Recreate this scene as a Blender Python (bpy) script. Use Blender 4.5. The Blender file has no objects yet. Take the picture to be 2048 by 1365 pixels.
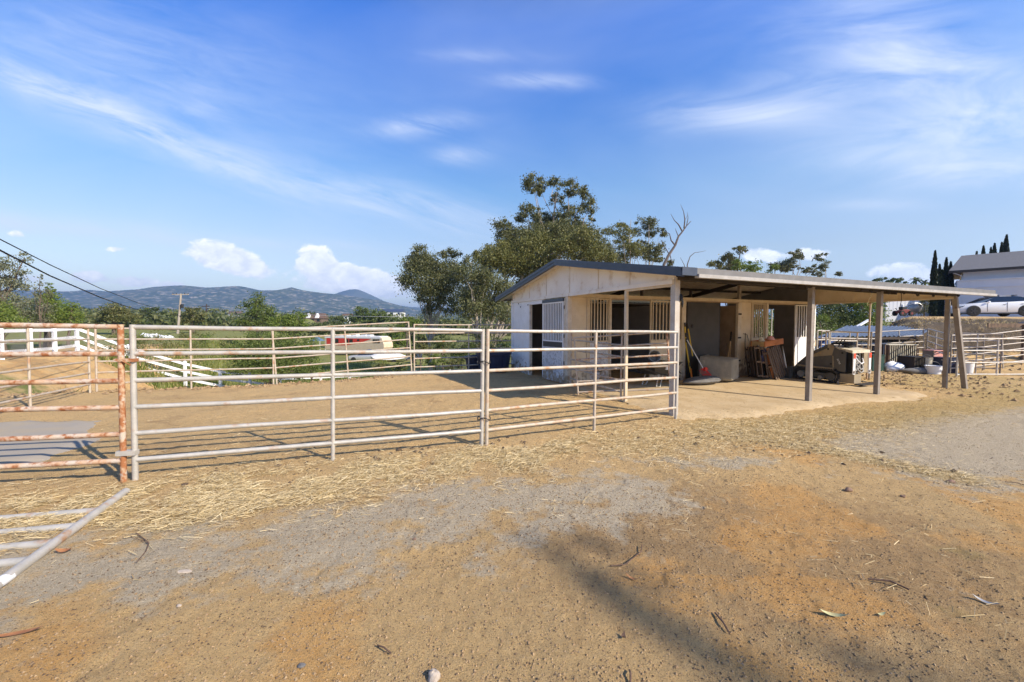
import bpy, math, random
import numpy as np
from mathutils import Vector, Matrix
random.seed(7)
rng = np.random.default_rng(11)
R = math.radians
S = bpy.context.scene
COL = S.collection

# ------------------------------------------------------------------ camera
H_EYE, FPX, PITCH = 1.6, 812.0, 0.041
cam_d = bpy.data.cameras.new('camera'); cam = bpy.data.objects.new('camera', cam_d); COL.objects.link(cam)
cam_d.lens = FPX / 2048 * 36; cam_d.sensor_width = 36
cam.location = (0, 0, H_EYE); cam.rotation_euler = (math.pi / 2 - PITCH, 0, 0)
cam_d.clip_start = 0.05; cam_d.clip_end = 20000
S.camera = cam

# ------------------------------------------------------------------ light and exposure
SUN_EL = R(34.2); SUN_DIR = np.array([.83, -.555]); SUN_DIR /= np.linalg.norm(SUN_DIR)
sun_d = bpy.data.lights.new('sun', 'SUN'); sun = bpy.data.objects.new('sun', sun_d); COL.objects.link(sun)
sun_d.energy = 5.0; sun_d.angle = R(.53); sun_d.color = (1, .88, .71)
sv = Vector((SUN_DIR[0] * math.cos(SUN_EL), SUN_DIR[1] * math.cos(SUN_EL), math.sin(SUN_EL)))
sun.rotation_euler = sv.to_track_quat('Z', 'Y').to_euler()
sun.location = (20, -12, 30)
S.view_settings.view_transform = 'Standard'; S.view_settings.look = 'None'
S.view_settings.gamma = 1; S.view_settings.exposure = 0.63
S.cycles.max_bounces = 8; S.cycles.diffuse_bounces = 6; S.cycles.transparent_max_bounces = 12
S.cycles.use_denoising = True
S.cycles.volume_bounces = 0

# ------------------------------------------------------------------ sky
def build_world():
    w = bpy.data.worlds.new('World'); S.world = w; w.use_nodes = True
    nt = w.node_tree; N = nt.nodes; L = nt.links; N.clear()
    def nd(t, **k):
        n = N.new(t)
        for a, b in k.items(): setattr(n, a, b)
        return n
    def m(op, a, b=None, c=None, clamp=False):
        n = nd('ShaderNodeMath', operation=op, use_clamp=clamp)
        for i, v in enumerate((a, b, c)):
            if v is None: continue
            if isinstance(v, (int, float)): n.inputs[i].default_value = v
            else: L.new(v, n.inputs[i])
        return n.outputs[0]
    sky = nd('ShaderNodeTexSky', sky_type='NISHITA', sun_disc=False)
    sky.sun_elevation = SUN_EL; sky.sun_rotation = math.atan2(SUN_DIR[0], SUN_DIR[1])
    sky.air_density = 1.0; sky.dust_density = .6; sky.ozone_density = 2.5; sky.altitude = 200
    tc = nd('ShaderNodeTexCoord'); sp = nd('ShaderNodeSeparateXYZ'); L.new(tc.outputs['Generated'], sp.inputs[0])
    x, y, z = sp.outputs
    y = m('MAXIMUM', y, .03)
    # direction on the dome as azimuth and elevation slopes, in thousandths
    cp, spn = math.cos(PITCH), math.sin(PITCH)
    yy = m('MAXIMUM', m('SUBTRACT', m('MULTIPLY', y, cp), m('MULTIPLY', z, spn)), .02)
    zz = m('ADD', m('MULTIPLY', z, cp), m('MULTIPLY', y, spn))
    a = m('ADD', m('MULTIPLY', m('DIVIDE', x, yy), .812), 1.024)
    e = m('SUBTRACT', .6825, m('MULTIPLY', m('DIVIDE', zz, yy), .812))
    cb = nd('ShaderNodeCombineXYZ'); L.new(a, cb.inputs[0]); L.new(e, cb.inputs[1])
    def noise(sx, sy, det=6, rough=.55, rot=0, dist=0.0, seed=0):
        mp = nd('ShaderNodeMapping'); mp.inputs['Scale'].default_value = (sx, sy, 1); mp.inputs['Location'].default_value = (seed, seed * 1.7, seed)
        rt = nd('ShaderNodeVectorRotate', rotation_type='Z_AXIS'); rt.inputs['Angle'].default_value = rot
        L.new(cb.outputs[0], rt.inputs['Vector']); L.new(rt.outputs[0], mp.inputs['Vector'])
        n = nd('ShaderNodeTexNoise'); n.inputs['Scale'].default_value = 1; n.inputs['Detail'].default_value = det
        n.inputs['Roughness'].default_value = rough; n.inputs['Distortion'].default_value = dist
        L.new(mp.outputs[0], n.inputs['Vector']); return n.outputs[0]
    def blob(cx, cy, rx, ry, rot=0, s=1):
        mp = nd('ShaderNodeMapping', vector_type='TEXTURE')
        mp.inputs['Location'].default_value = (cx / 1000, cy / 1000, 0); mp.inputs['Rotation'].default_value = (0, 0, R(rot))
        mp.inputs['Scale'].default_value = (rx / 1000, ry / 1000, 1); L.new(cb.outputs[0], mp.inputs['Vector'])
        ln = nd('ShaderNodeVectorMath', operation='LENGTH'); L.new(mp.outputs[0], ln.inputs[0])
        d = ln.outputs['Value']; g = m('POWER', 2.718, m('MULTIPLY', m('MULTIPLY', d, d), -1))
        return m('MULTIPLY', g, s) if s != 1 else g
    def total(L_):
        t = L_[0]
        for q in L_[1:]: t = m('ADD', t, q)
        return t
    # thin high cloud
    n1 = noise(4.2, 24, 9, .66, R(-18), .5, 3); n2 = noise(2.4, 9.5, 9, .62, R(10), .9, 9); n3 = noise(1.6, 4, 4, .5, 0, .4, 5)
    left = total([blob(60, 165, 330, 36, 24, .75), blob(330, 275, 260, 26, 24, .75), blob(620, 365, 280, 30, 17, .55), blob(900, 425, 230, 34, 12, .7),
                  blob(230, 110, 360, 110, 12, .5), blob(110, 455, 300, 22, 5, .95), blob(620, 487, 200, 10, 2, .45), blob(390, 217, 60, 14, 3, .4), blob(520, 330, 400, 90, 18, .25)])
    mid = total([blob(840, 250, 90, 22, -6, 1.0), blob(1085, 163, 90, 15, 2, 1.0), blob(925, 308, 60, 20, -4, .8), blob(960, 112, 120, 14, 0, .35)])
    right = total([blob(1480, 228, 180, 32, 2, .95), blob(1620, 170, 260, 55, -14, .7), blob(1850, 110, 200, 90, 35, .75), blob(1990, 250, 260, 70, -8, 1.05),
                   blob(1870, 330, 260, 38, 6, .8), blob(2030, 345, 190, 26, -4, .6), blob(1760, 410, 120, 12, 0, .5), blob(1680, 60, 330, 70, 10, .3), blob(1960, 200, 380, 170, 0, .5)])
    nl = m('MULTIPLY', m('SUBTRACT', n1, .30), 2.6, None, True)
    nr = m('MULTIPLY', m('SUBTRACT', n2, .26), 2.2, None, True)
    thin = m('ADD', m('MULTIPLY', m('ADD', left, mid), nl), m('MULTIPLY', right, nr))
    veil = m('MULTIPLY', m('SUBTRACT', n3, .40), .75, None, True)
    thin = m('MULTIPLY', m('ADD', thin, veil), .62, None, True)
    # heaped cloud low over the hills
    n4 = noise(30, 44, 9, .62, 0, .35, 2); n5 = noise(11, 15, 4, .5, 0, .2, 6)
    heap = total([blob(430, 508, 62, 26, 8, 1.0), blob(480, 532, 80, 22, 12, 1.0), blob(632, 515, 36, 26, 15, 1.05), blob(665, 545, 80, 20, 10, 1.0), blob(745, 556, 70, 18, 8, 1.0),
                  blob(690, 575, 90, 16, 3, .8), blob(180, 556, 42, 16, 0, .85), blob(265, 563, 46, 15, 0, .85), blob(55, 556, 40, 18, 0, .7), blob(350, 572, 30, 10, 0, .6),
                  blob(36, 468, 30, 9, 5, .62), blob(226, 499, 32, 7, 0, .62), blob(1525, 513, 44, 17, 8, .9), blob(1632, 508, 46, 15, 0, .85), blob(1800, 545, 70, 20, 0, .85), blob(1890, 560, 60, 20, 0, .7), blob(780, 590, 60, 10, 0, .6)])
    rag = m('ADD', m('MULTIPLY', m('SUBTRACT', n4, .5), 1.5), m('MULTIPLY', m('SUBTRACT', n5, .5), 1.3))
    hz = m('SUBTRACT', m('ADD', m('MULTIPLY', heap, 1.25), m('MULTIPLY', rag, m('MULTIPLY', heap, 2.2, None, True))), .44)
    heapf = m('MULTIPLY', m('MULTIPLY', hz, 3.4, None, True), .95)
    shade = m('MULTIPLY', m('SUBTRACT', n4, .38), 2.6, None, True)
    # bright low band of air
    tint = nd('ShaderNodeMix', data_type='RGBA', blend_type='MULTIPLY'); tint.inputs['Factor'].default_value = 1
    rp = nd('ShaderNodeValToRGB'); L.new(z, rp.inputs[0]); el = rp.color_ramp.elements
    el[0].position = 0; el[0].color = (1.55, 1.30, 1.12, 1); el[1].position = 1; el[1].color = (.26, .38, .60, 1)
    for ps, c in ((.16, (1.48, 1.26, 1.11)), (.30, (1.0, 1.24, 1.36)), (.58, (.36, .95, 1.92)), (.74, (.32, .62, 1.15))): q = el.new(ps); q.color = (*c, 1)
    L.new(sky.outputs[0], tint.inputs[6]); L.new(rp.outputs[0], tint.inputs[7])
    mx = nd('ShaderNodeMix', data_type='RGBA'); L.new(thin, mx.inputs['Factor']); L.new(tint.outputs[2], mx.inputs[6]); mx.inputs[7].default_value = (6.4, 6.9, 7.9, 1)
    mx2 = nd('ShaderNodeMix', data_type='RGBA'); L.new(heapf, mx2.inputs['Factor']); L.new(mx.outputs[2], mx2.inputs[6]); cm = nd('ShaderNodeMix', data_type='RGBA'); L.new(shade, cm.inputs['Factor']); cm.inputs[6].default_value = (7.4, 7.8, 8.8, 1); cm.inputs[7].default_value = (11.0, 11.0, 11.0, 1); L.new(cm.outputs[2], mx2.inputs[7])
    bg = nd('ShaderNodeBackground'); bg.inputs['Strength'].default_value = .1
    L.new(mx2.outputs[2], bg.inputs[0])
    out = nd('ShaderNodeOutputWorld'); L.new(bg.outputs[0], out.inputs[0])
    w.cycles.sampling_method = 'MANUAL'; w.cycles.sample_map_resolution = 512
build_world()

# ------------------------------------------------------------------ frames of reference
TH, OX, OY = .4102, 2.8547, 7.1821            # barn front corner and heading
CU, SU = math.cos(TH), math.sin(TH)
def uv2w(u, v, z=0.): return Vector((OX + u * CU - v * SU, OY + u * SU + v * CU, z))
def w2uv(x, y): return ((x - OX) * CU + (y - OY) * SU, -(x - OX) * SU + (y - OY) * CU)
def far(px, py, d):                            # a point seen in direction (px, py), d metres ahead
    a = (px - 1024) / FPX; b = (682.5 - py) / FPX
    dy = math.cos(PITCH) + b * math.sin(PITCH); dz = b * math.cos(PITCH) - math.sin(PITCH)
    return Vector((a * d / dy, d, H_EYE + dz * d / dy))
def sstep(t): t = np.clip(t, 0, 1); return t * t * (3 - 2 * t)
def hash2(i, j, s):
    n = np.sin(i * 127.1 + j * 311.7 + s * 74.7) * 43758.5453
    return n - np.floor(n)
def vnoise(x, y, s=0):
    i = np.floor(x); j = np.floor(y); fx = x - i; fy = y - j
    fx = fx * fx * (3 - 2 * fx); fy = fy * fy * (3 - 2 * fy)
    return (hash2(i, j, s) * (1 - fx) + hash2(i + 1, j, s) * fx) * (1 - fy) + (hash2(i, j + 1, s) * (1 - fx) + hash2(i + 1, j + 1, s) * fx) * fy
def fbm(x, y, s=0, o=4):
    t = 0; a = .5
    for k in range(o): t = t + a * vnoise(x * 2 ** k, y * 2 ** k, s + k); a *= .5
    return t
def terrain(x, y):
    x = np.asarray(x, float); y = np.asarray(y, float)
    u = (x - OX) * CU + (y - OY) * SU; v = -(x - OX) * SU + (y - OY) * CU
    vc = np.clip(v, -12, 8.5); left = sstep((-u - 1) / 7)
    g = -.04 - .0155 * np.clip(u, -14, 14) + .015 * vc * np.where(vc > 0, 1 - left, 1) - .017 * np.maximum(vc, 0) * left
    drop = (1 - (1 - np.clip((v - 7.38) / 14, 0, 1)) ** 2) * sstep((u + 18) / 7) * (1 - .75 * sstep((u - 8) / 9))
    rr = np.hypot(x, y)
    t = g - 3.75 * drop
    t = t + 6.5 * sstep((rr - 75) / 260) * sstep((y - 20) / 40) + .010 * np.clip(rr - 400, 0, 2600)
    q = y + .2 * (x - 20)
    ed = 1.5 * (fbm(x * .35, y * .35, 3) - .5)
    t = t + (1.82 * sstep((q + ed - 16.3) / 3.4) + .40 * sstep((q - 19.3) / 5)) * sstep((x - .85 * np.maximum(y - 18, 0) + ed - 13.9) / 4.5) * (1 - sstep((rr - 75) / 60))
    t = t + .5 * (fbm(x * .25, y * .25, 5) - .47) * sstep((v - 9) / 5) * (rr < 200)
    return t
def micro(x, y):
    rr_ = np.hypot(x, y)
    u = (x - OX) * CU + (y - OY) * SU; v = -(x - OX) * SU + (y - OY) * CU
    n = .030 * (fbm(x * .8, y * .8, 1) - .47) + .011 * (fbm(x * 5, y * 5, 2, 3) - .44) + .008 * (vnoise(x * 24, y * 24, 4) - .5)
    pit = sstep((vnoise(x * 6.3 + 3, y * 6.3, 11) - .62) / .16); n = n - .010 * pit * (rr_ > 2.6)
    crest = np.exp(-((v - 7.35) / .45) ** 2) * (u < .5)
    rough = np.exp(-((v - 2) / 2.2) ** 2) * sstep((u - 8.5) / 1.5)
    n = n + crest * .09 * (fbm(x * 3.2, y * 3.2, 8) - .55) + rough * .12 * (fbm(x * 3, y * 3, 9) - .45)
    return n
def tz(x, y): return float(terrain(x, y))
def gz(x, y): return float(terrain(x, y) + micro(np.asarray(x, float), np.asarray(y, float)))

# ------------------------------------------------------------------ object helpers
def tag(o, label=None, cat=None, group=None, kind=None):
    if label: o['label'] = label
    if cat: o['category'] = cat
    if group: o['group'] = group
    if kind: o['kind'] = kind
    return o
def thing(name, label, cat, loc=(0, 0, 0), rz=0, group=None, rot=None):
    o = bpy.data.objects.new(name, None); COL.objects.link(o); o.empty_display_size = .2
    o.location = loc; o.rotation_euler = rot if rot else (0, 0, rz)
    return tag(o, label, cat, group)
KIDS = {}
def link(o, parent):
    COL.objects.link(o)
    if parent is not None: o.parent = parent; KIDS.setdefault(parent.name, []).append(o)
    return o
def copy_tree(o, parent=None, label=None, group=None):
    c = o.copy(); link(c, parent)
    if label: c['label'] = label
    if group: c['group'] = group
    for ch in list(KIDS.get(o.name, [])): copy_tree(ch, c)
    return c
class MB:
    def __init__(s): s.v = []; s.f = []
    def add(s, vs, fs):
        k = len(s.v); s.v += [tuple(p) for p in vs]; s.f += [tuple(i + k for i in f) for f in fs]; return s
    def box(s, a, b):
        (x0, y0, z0), (x1, y1, z1) = a, b
        if x0 > x1: x0, x1 = x1, x0
        if y0 > y1: y0, y1 = y1, y0
        if z0 > z1: z0, z1 = z1, z0
        return s.add([(x0, y0, z0), (x1, y0, z0), (x1, y1, z0), (x0, y1, z0), (x0, y0, z1), (x1, y0, z1), (x1, y1, z1), (x0, y1, z1)],
                     [(3, 2, 1, 0), (4, 5, 6, 7), (0, 1, 5, 4), (1, 2, 6, 5), (2, 3, 7, 6), (3, 0, 4, 7)])
    def beam(s, p, q, w, h, up=(0, 0, 1)):
        p = Vector(p); q = Vector(q); d = (q - p).normalized(); sd = d.cross(Vector(up))
        if sd.length < 1e-4: sd = d.cross(Vector((1, 0, 0)))
        sd.normalize(); u = sd.cross(d); vs = []
        for c in (p, q):
            for i, j in ((-1, -1), (1, -1), (1, 1), (-1, 1)): vs.append(c + sd * (w / 2 * i) + u * (h / 2 * j))
        return s.add(vs, [(0, 1, 2, 3), (7, 6, 5, 4), (0, 4, 5, 1), (1, 5, 6, 2), (2, 6, 7, 3), (3, 7, 4, 0)])
    def tube(s, pts, r, n=8, cap=True):
        pts = [Vector(p) for p in pts]; rs = r if isinstance(r, (list, tuple)) else [r] * len(pts)
        vs = []; fs = []; prev = None
        for i, p in enumerate(pts):
            d = (pts[min(i + 1, len(pts) - 1)] - pts[max(i - 1, 0)]).normalized()
            if prev is None: a = d.cross(Vector((0, 0, 1))) if abs(d.z) < .9 else d.cross(Vector((1, 0, 0)))
            else: a = prev - d * prev.dot(d)
            a.normalize(); prev = a; b = d.cross(a)
            for k in range(n):
                t = 2 * math.pi * k / n; vs.append(p + a * (rs[i] * math.cos(t)) + b * (rs[i] * math.sin(t)))
        for i in range(len(pts) - 1):
            for k in range(n): fs.append((i * n + k, i * n + (k + 1) % n, (i + 1) * n + (k + 1) % n, (i + 1) * n + k))
        if cap: fs.append(tuple(range(n))[::-1]); fs.append(tuple((len(pts) - 1) * n + k for k in range(n)))
        return s.add(vs, fs)
    def prism(s, poly, axis, a, b):               # poly in the two other axes
        def mk(p, t): return {'x': (t, p[0], p[1]), 'y': (p[0], t, p[1]), 'z': (p[0], p[1], t)}[axis]
        n = len(poly); vs = [mk(p, a) for p in poly] + [mk(p, b) for p in poly]
        return s.add(vs, [tuple(range(n))[::-1], tuple(range(n, 2 * n))] + [(i, (i + 1) % n, n + (i + 1) % n, n + i) for i in range(n)])
    def lathe(s, prof, n=20, c=(0, 0, 0), cap=True):
        vs = []; fs = []
        for r, z in prof:
            for k in range(n): t = 2 * math.pi * k / n; vs.append((c[0] + r * math.cos(t), c[1] + r * math.sin(t), c[2] + z))
        for i in range(len(prof) - 1):
            for k in range(n): fs.append((i * n + k, i * n + (k + 1) % n, (i + 1) * n + (k + 1) % n, (i + 1) * n + k))
        if cap: fs.append(tuple(range(n))[::-1]); fs.append(tuple((len(prof) - 1) * n + k for k in range(n)))
        return s.add(vs, fs)
    def wheel(s, c, r, w, axis='y', n=22, prof=None):
        prof = prof or [(r * .6, -w / 2), (r * .95, -w / 2), (r, -w * .36), (r, w * .36), (r * .95, w / 2), (r * .6, w / 2)]
        k0 = len(s.v); s.lathe(prof, n)
        for i in range(k0, len(s.v)):
            x, y, z = s.v[i]
            s.v[i] = (c[0] + x, c[1] + z, c[2] + y) if axis == 'y' else (c[0] + z, c[1] + x, c[2] + y)
        return s
    def loft(s, secs, cap=True):
        n = len(secs[0]); vs = [p for q in secs for p in q]; fs = []
        for i in range(len(secs) - 1):
            for k in range(n): fs.append((i * n + k, i * n + (k + 1) % n, (i + 1) * n + (k + 1) % n, (i + 1) * n + k))
        if cap: fs.append(tuple(range(n))[::-1]); fs.append(tuple((len(secs) - 1) * n + k for k in range(n)))
        return s.add(vs, fs)
    def lump(s, c, r, seed=0, n=10, amp=.25):
        rr = random.Random(seed); ph = [rr.uniform(0, 6) for _ in range(6)]; vs = []; fs = []
        for i in range(n + 1):
            t = math.pi * i / n
            for k in range(n * 2):
                a = math.pi * k / n; d = 1 + amp * (math.sin(2 * a + ph[0] + 2 * t) * .5 + math.sin(3 * t + ph[1] + a) * .4 + math.sin(5 * a + ph[2] + 3 * t) * .25)
                vs.append((c[0] + r[0] * d * math.sin(t) * math.cos(a), c[1] + r[1] * d * math.sin(t) * math.sin(a), c[2] + r[2] * d * math.cos(t)))
        m = n * 2
        for i in range(n):
            for k in range(m): fs.append((i * m + k, i * m + (k + 1) % m, (i + 1) * m + (k + 1) % m, (i + 1) * m + k))
        return s.add(vs, fs)
    def move(s, M): s.v = [tuple(M @ Vector(p)) for p in s.v]; return s
    def build(s, name, mat, parent=None, smooth=False, bevel=0, label=None):
        me = bpy.data.meshes.new(name); me.from_pydata(s.v, [], s.f); me.update()
        import bmesh
        bm = bmesh.new(); bm.from_mesh(me); bmesh.ops.recalc_face_normals(bm, faces=bm.faces); bm.to_mesh(me); bm.free()
        o = bpy.data.objects.new(name, me); me.materials.append(mat)
        if smooth:
            me.polygons.foreach_set('use_smooth', [True] * len(me.polygons))
            try: me.set_sharp_from_angle(angle=R(42))
            except Exception: pass
        if bevel:
            b = o.modifiers.new('bevel', 'BEVEL'); b.width = bevel; b.segments = 2; b.limit_method = 'ANGLE'; b.angle_limit = R(40)
        if label: o['label'] = label
        return link(o, parent)
def quads(name, V, mat, parent=None, nv=4):       # V: (n, nv, 3)
    V = np.asarray(V, np.float32); n = len(V); me = bpy.data.meshes.new(name)
    me.vertices.add(n * nv); me.vertices.foreach_set('co', V.reshape(-1))
    me.loops.add(n * nv); me.loops.foreach_set('vertex_index', np.arange(n * nv, dtype=np.int32))
    me.polygons.add(n); me.polygons.foreach_set('loop_start', np.arange(0, n * nv, nv, dtype=np.int32)); me.polygons.foreach_set('loop_total', np.full(n, nv, np.int32))
    me.update(calc_edges=True); me.materials.append(mat)
    return link(bpy.data.objects.new(name, me), parent)

# ------------------------------------------------------------------ materials
MATS = {}
def pm(name, c1, c2=None, scale=4., rough=.7, metal=0., bump=0., bscale=30., detail=5, lo=.38, hi=.62, c3=None, s3=40., w3=.3, spec=.4, stretch=(1, 1, 1), trans=0, coord='Object', mud=0):
    if name in MATS: return MATS[name]
    m = bpy.data.materials.new(name); m.use_nodes = True; nt = m.node_tree; N = nt.nodes; L = nt.links
    b = N['Principled BSDF']; b.inputs['Roughness'].default_value = rough; b.inputs['Metallic'].default_value = metal
    b.inputs['Specular IOR Level'].default_value = spec
    b.inputs['Base Color'].default_value = (*c1, 1)
    tc = N.new('ShaderNodeTexCoord'); mp = N.new('ShaderNodeMapping'); mp.inputs['Scale'].default_value = stretch
    L.new(tc.outputs[coord], mp.inputs[0]); vec = mp.outputs[0]
    def nz(sc, det=detail):
        n = N.new('ShaderNodeTexNoise'); n.inputs['Scale'].default_value = sc; n.inputs['Detail'].default_value = det; n.inputs['Roughness'].default_value = .6
        L.new(vec, n.inputs['Vector']); return n.outputs[0]
    def ramp(f, a, b_):
        r = N.new('ShaderNodeMapRange'); r.inputs['From Min'].default_value = a; r.inputs['From Max'].default_value = b_; L.new(f, r.inputs[0]); return r.outputs[0]
    col = None
    if c2 is not None:
        x = N.new('ShaderNodeMix'); x.data_type = 'RGBA'; L.new(ramp(nz(scale), lo, hi), x.inputs['Factor']); x.inputs[6].default_value = (*c1, 1); x.inputs[7].default_value = (*c2, 1); col = x.outputs[2]
    if c3 is not None:
        x = N.new('ShaderNodeMix'); x.data_type = 'RGBA'
        mm = N.new('ShaderNodeMath'); mm.operation = 'MULTIPLY'; mm.inputs[1].default_value = 1; L.new(ramp(nz(s3), 1 - w3 - .1, 1 - w3 + .06), mm.inputs[0]); L.new(mm.outputs[0], x.inputs['Factor'])
        if col is not None: L.new(col, x.inputs[6])
        else: x.inputs[6].default_value = (*c1, 1)
        x.inputs[7].default_value = (*c3, 1); col = x.outputs[2]
    if mud:                                    # splashed mud with a ragged upper edge
        sp = N.new('ShaderNodeSeparateXYZ'); L.new(tc.outputs['Object'], sp.inputs[0]); s1 = N.new('ShaderNodeMath'); s1.operation = 'MULTIPLY_ADD'; L.new(nz(7, 7), s1.inputs[0]); s1.inputs[1].default_value = -2.6; s1.inputs[2].default_value = 1.55 + mud
        s2 = N.new('ShaderNodeMath'); s2.operation = 'ADD'; L.new(s1.outputs[0], s2.inputs[0]); s2.inputs[1].default_value = -.02; s3_ = N.new('ShaderNodeMath'); s3_.operation = 'SUBTRACT'; L.new(s2.outputs[0], s3_.inputs[0]); L.new(sp.outputs[2], s3_.inputs[1])
        x = N.new('ShaderNodeMix'); x.data_type = 'RGBA'; L.new(ramp(s3_.outputs[0], 0, .35), x.inputs['Factor'])
        if col is not None: L.new(col, x.inputs[6])
        x.inputs[7].default_value = (.33, .235, .145, 1); col = x.outputs[2]
    if col is not None: L.new(col, b.inputs['Base Color'])
    if bump:
        bp = N.new('ShaderNodeBump'); bp.inputs['Strength'].default_value = bump; bp.inputs['Distance'].default_value = .02; L.new(nz(bscale, 4), bp.inputs['Height']); L.new(bp.outputs[0], b.inputs['Normal'])
    MATS[name] = m; return m
def leafmat(name, ca, cb, cc=None, tr=.3, rough=.5):
    if name in MATS: return MATS[name]
    m = bpy.data.materials.new(name); m.use_nodes = True; nt = m.node_tree; N = nt.nodes; L = nt.links
    b = N['Principled BSDF']; b.inputs['Roughness'].default_value = rough; b.inputs['Specular IOR Level'].default_value = .35
    ge = N.new('ShaderNodeNewGeometry'); r = N.new('ShaderNodeValToRGB'); L.new(ge.outputs['Random Per Island'], r.inputs[0])
    e = r.color_ramp.elements; e[0].color = (*ca, 1); e[1].color = (*cb, 1)
    if cc: q = e.new(.8); q.color = (*cc, 1)
    L.new(r.outputs[0], b.inputs['Base Color'])
    t = N.new('ShaderNodeBsdfTranslucent'); L.new(r.outputs[0], t.inputs[0]); mx = N.new('ShaderNodeMixShader'); mx.inputs[0].default_value = tr
    L.new(b.outputs[0], mx.inputs[1]); L.new(t.outputs[0], mx.inputs[2]); L.new(mx.outputs[0], N['Material Output'].inputs[0])
    MATS[name] = m; return m
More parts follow.
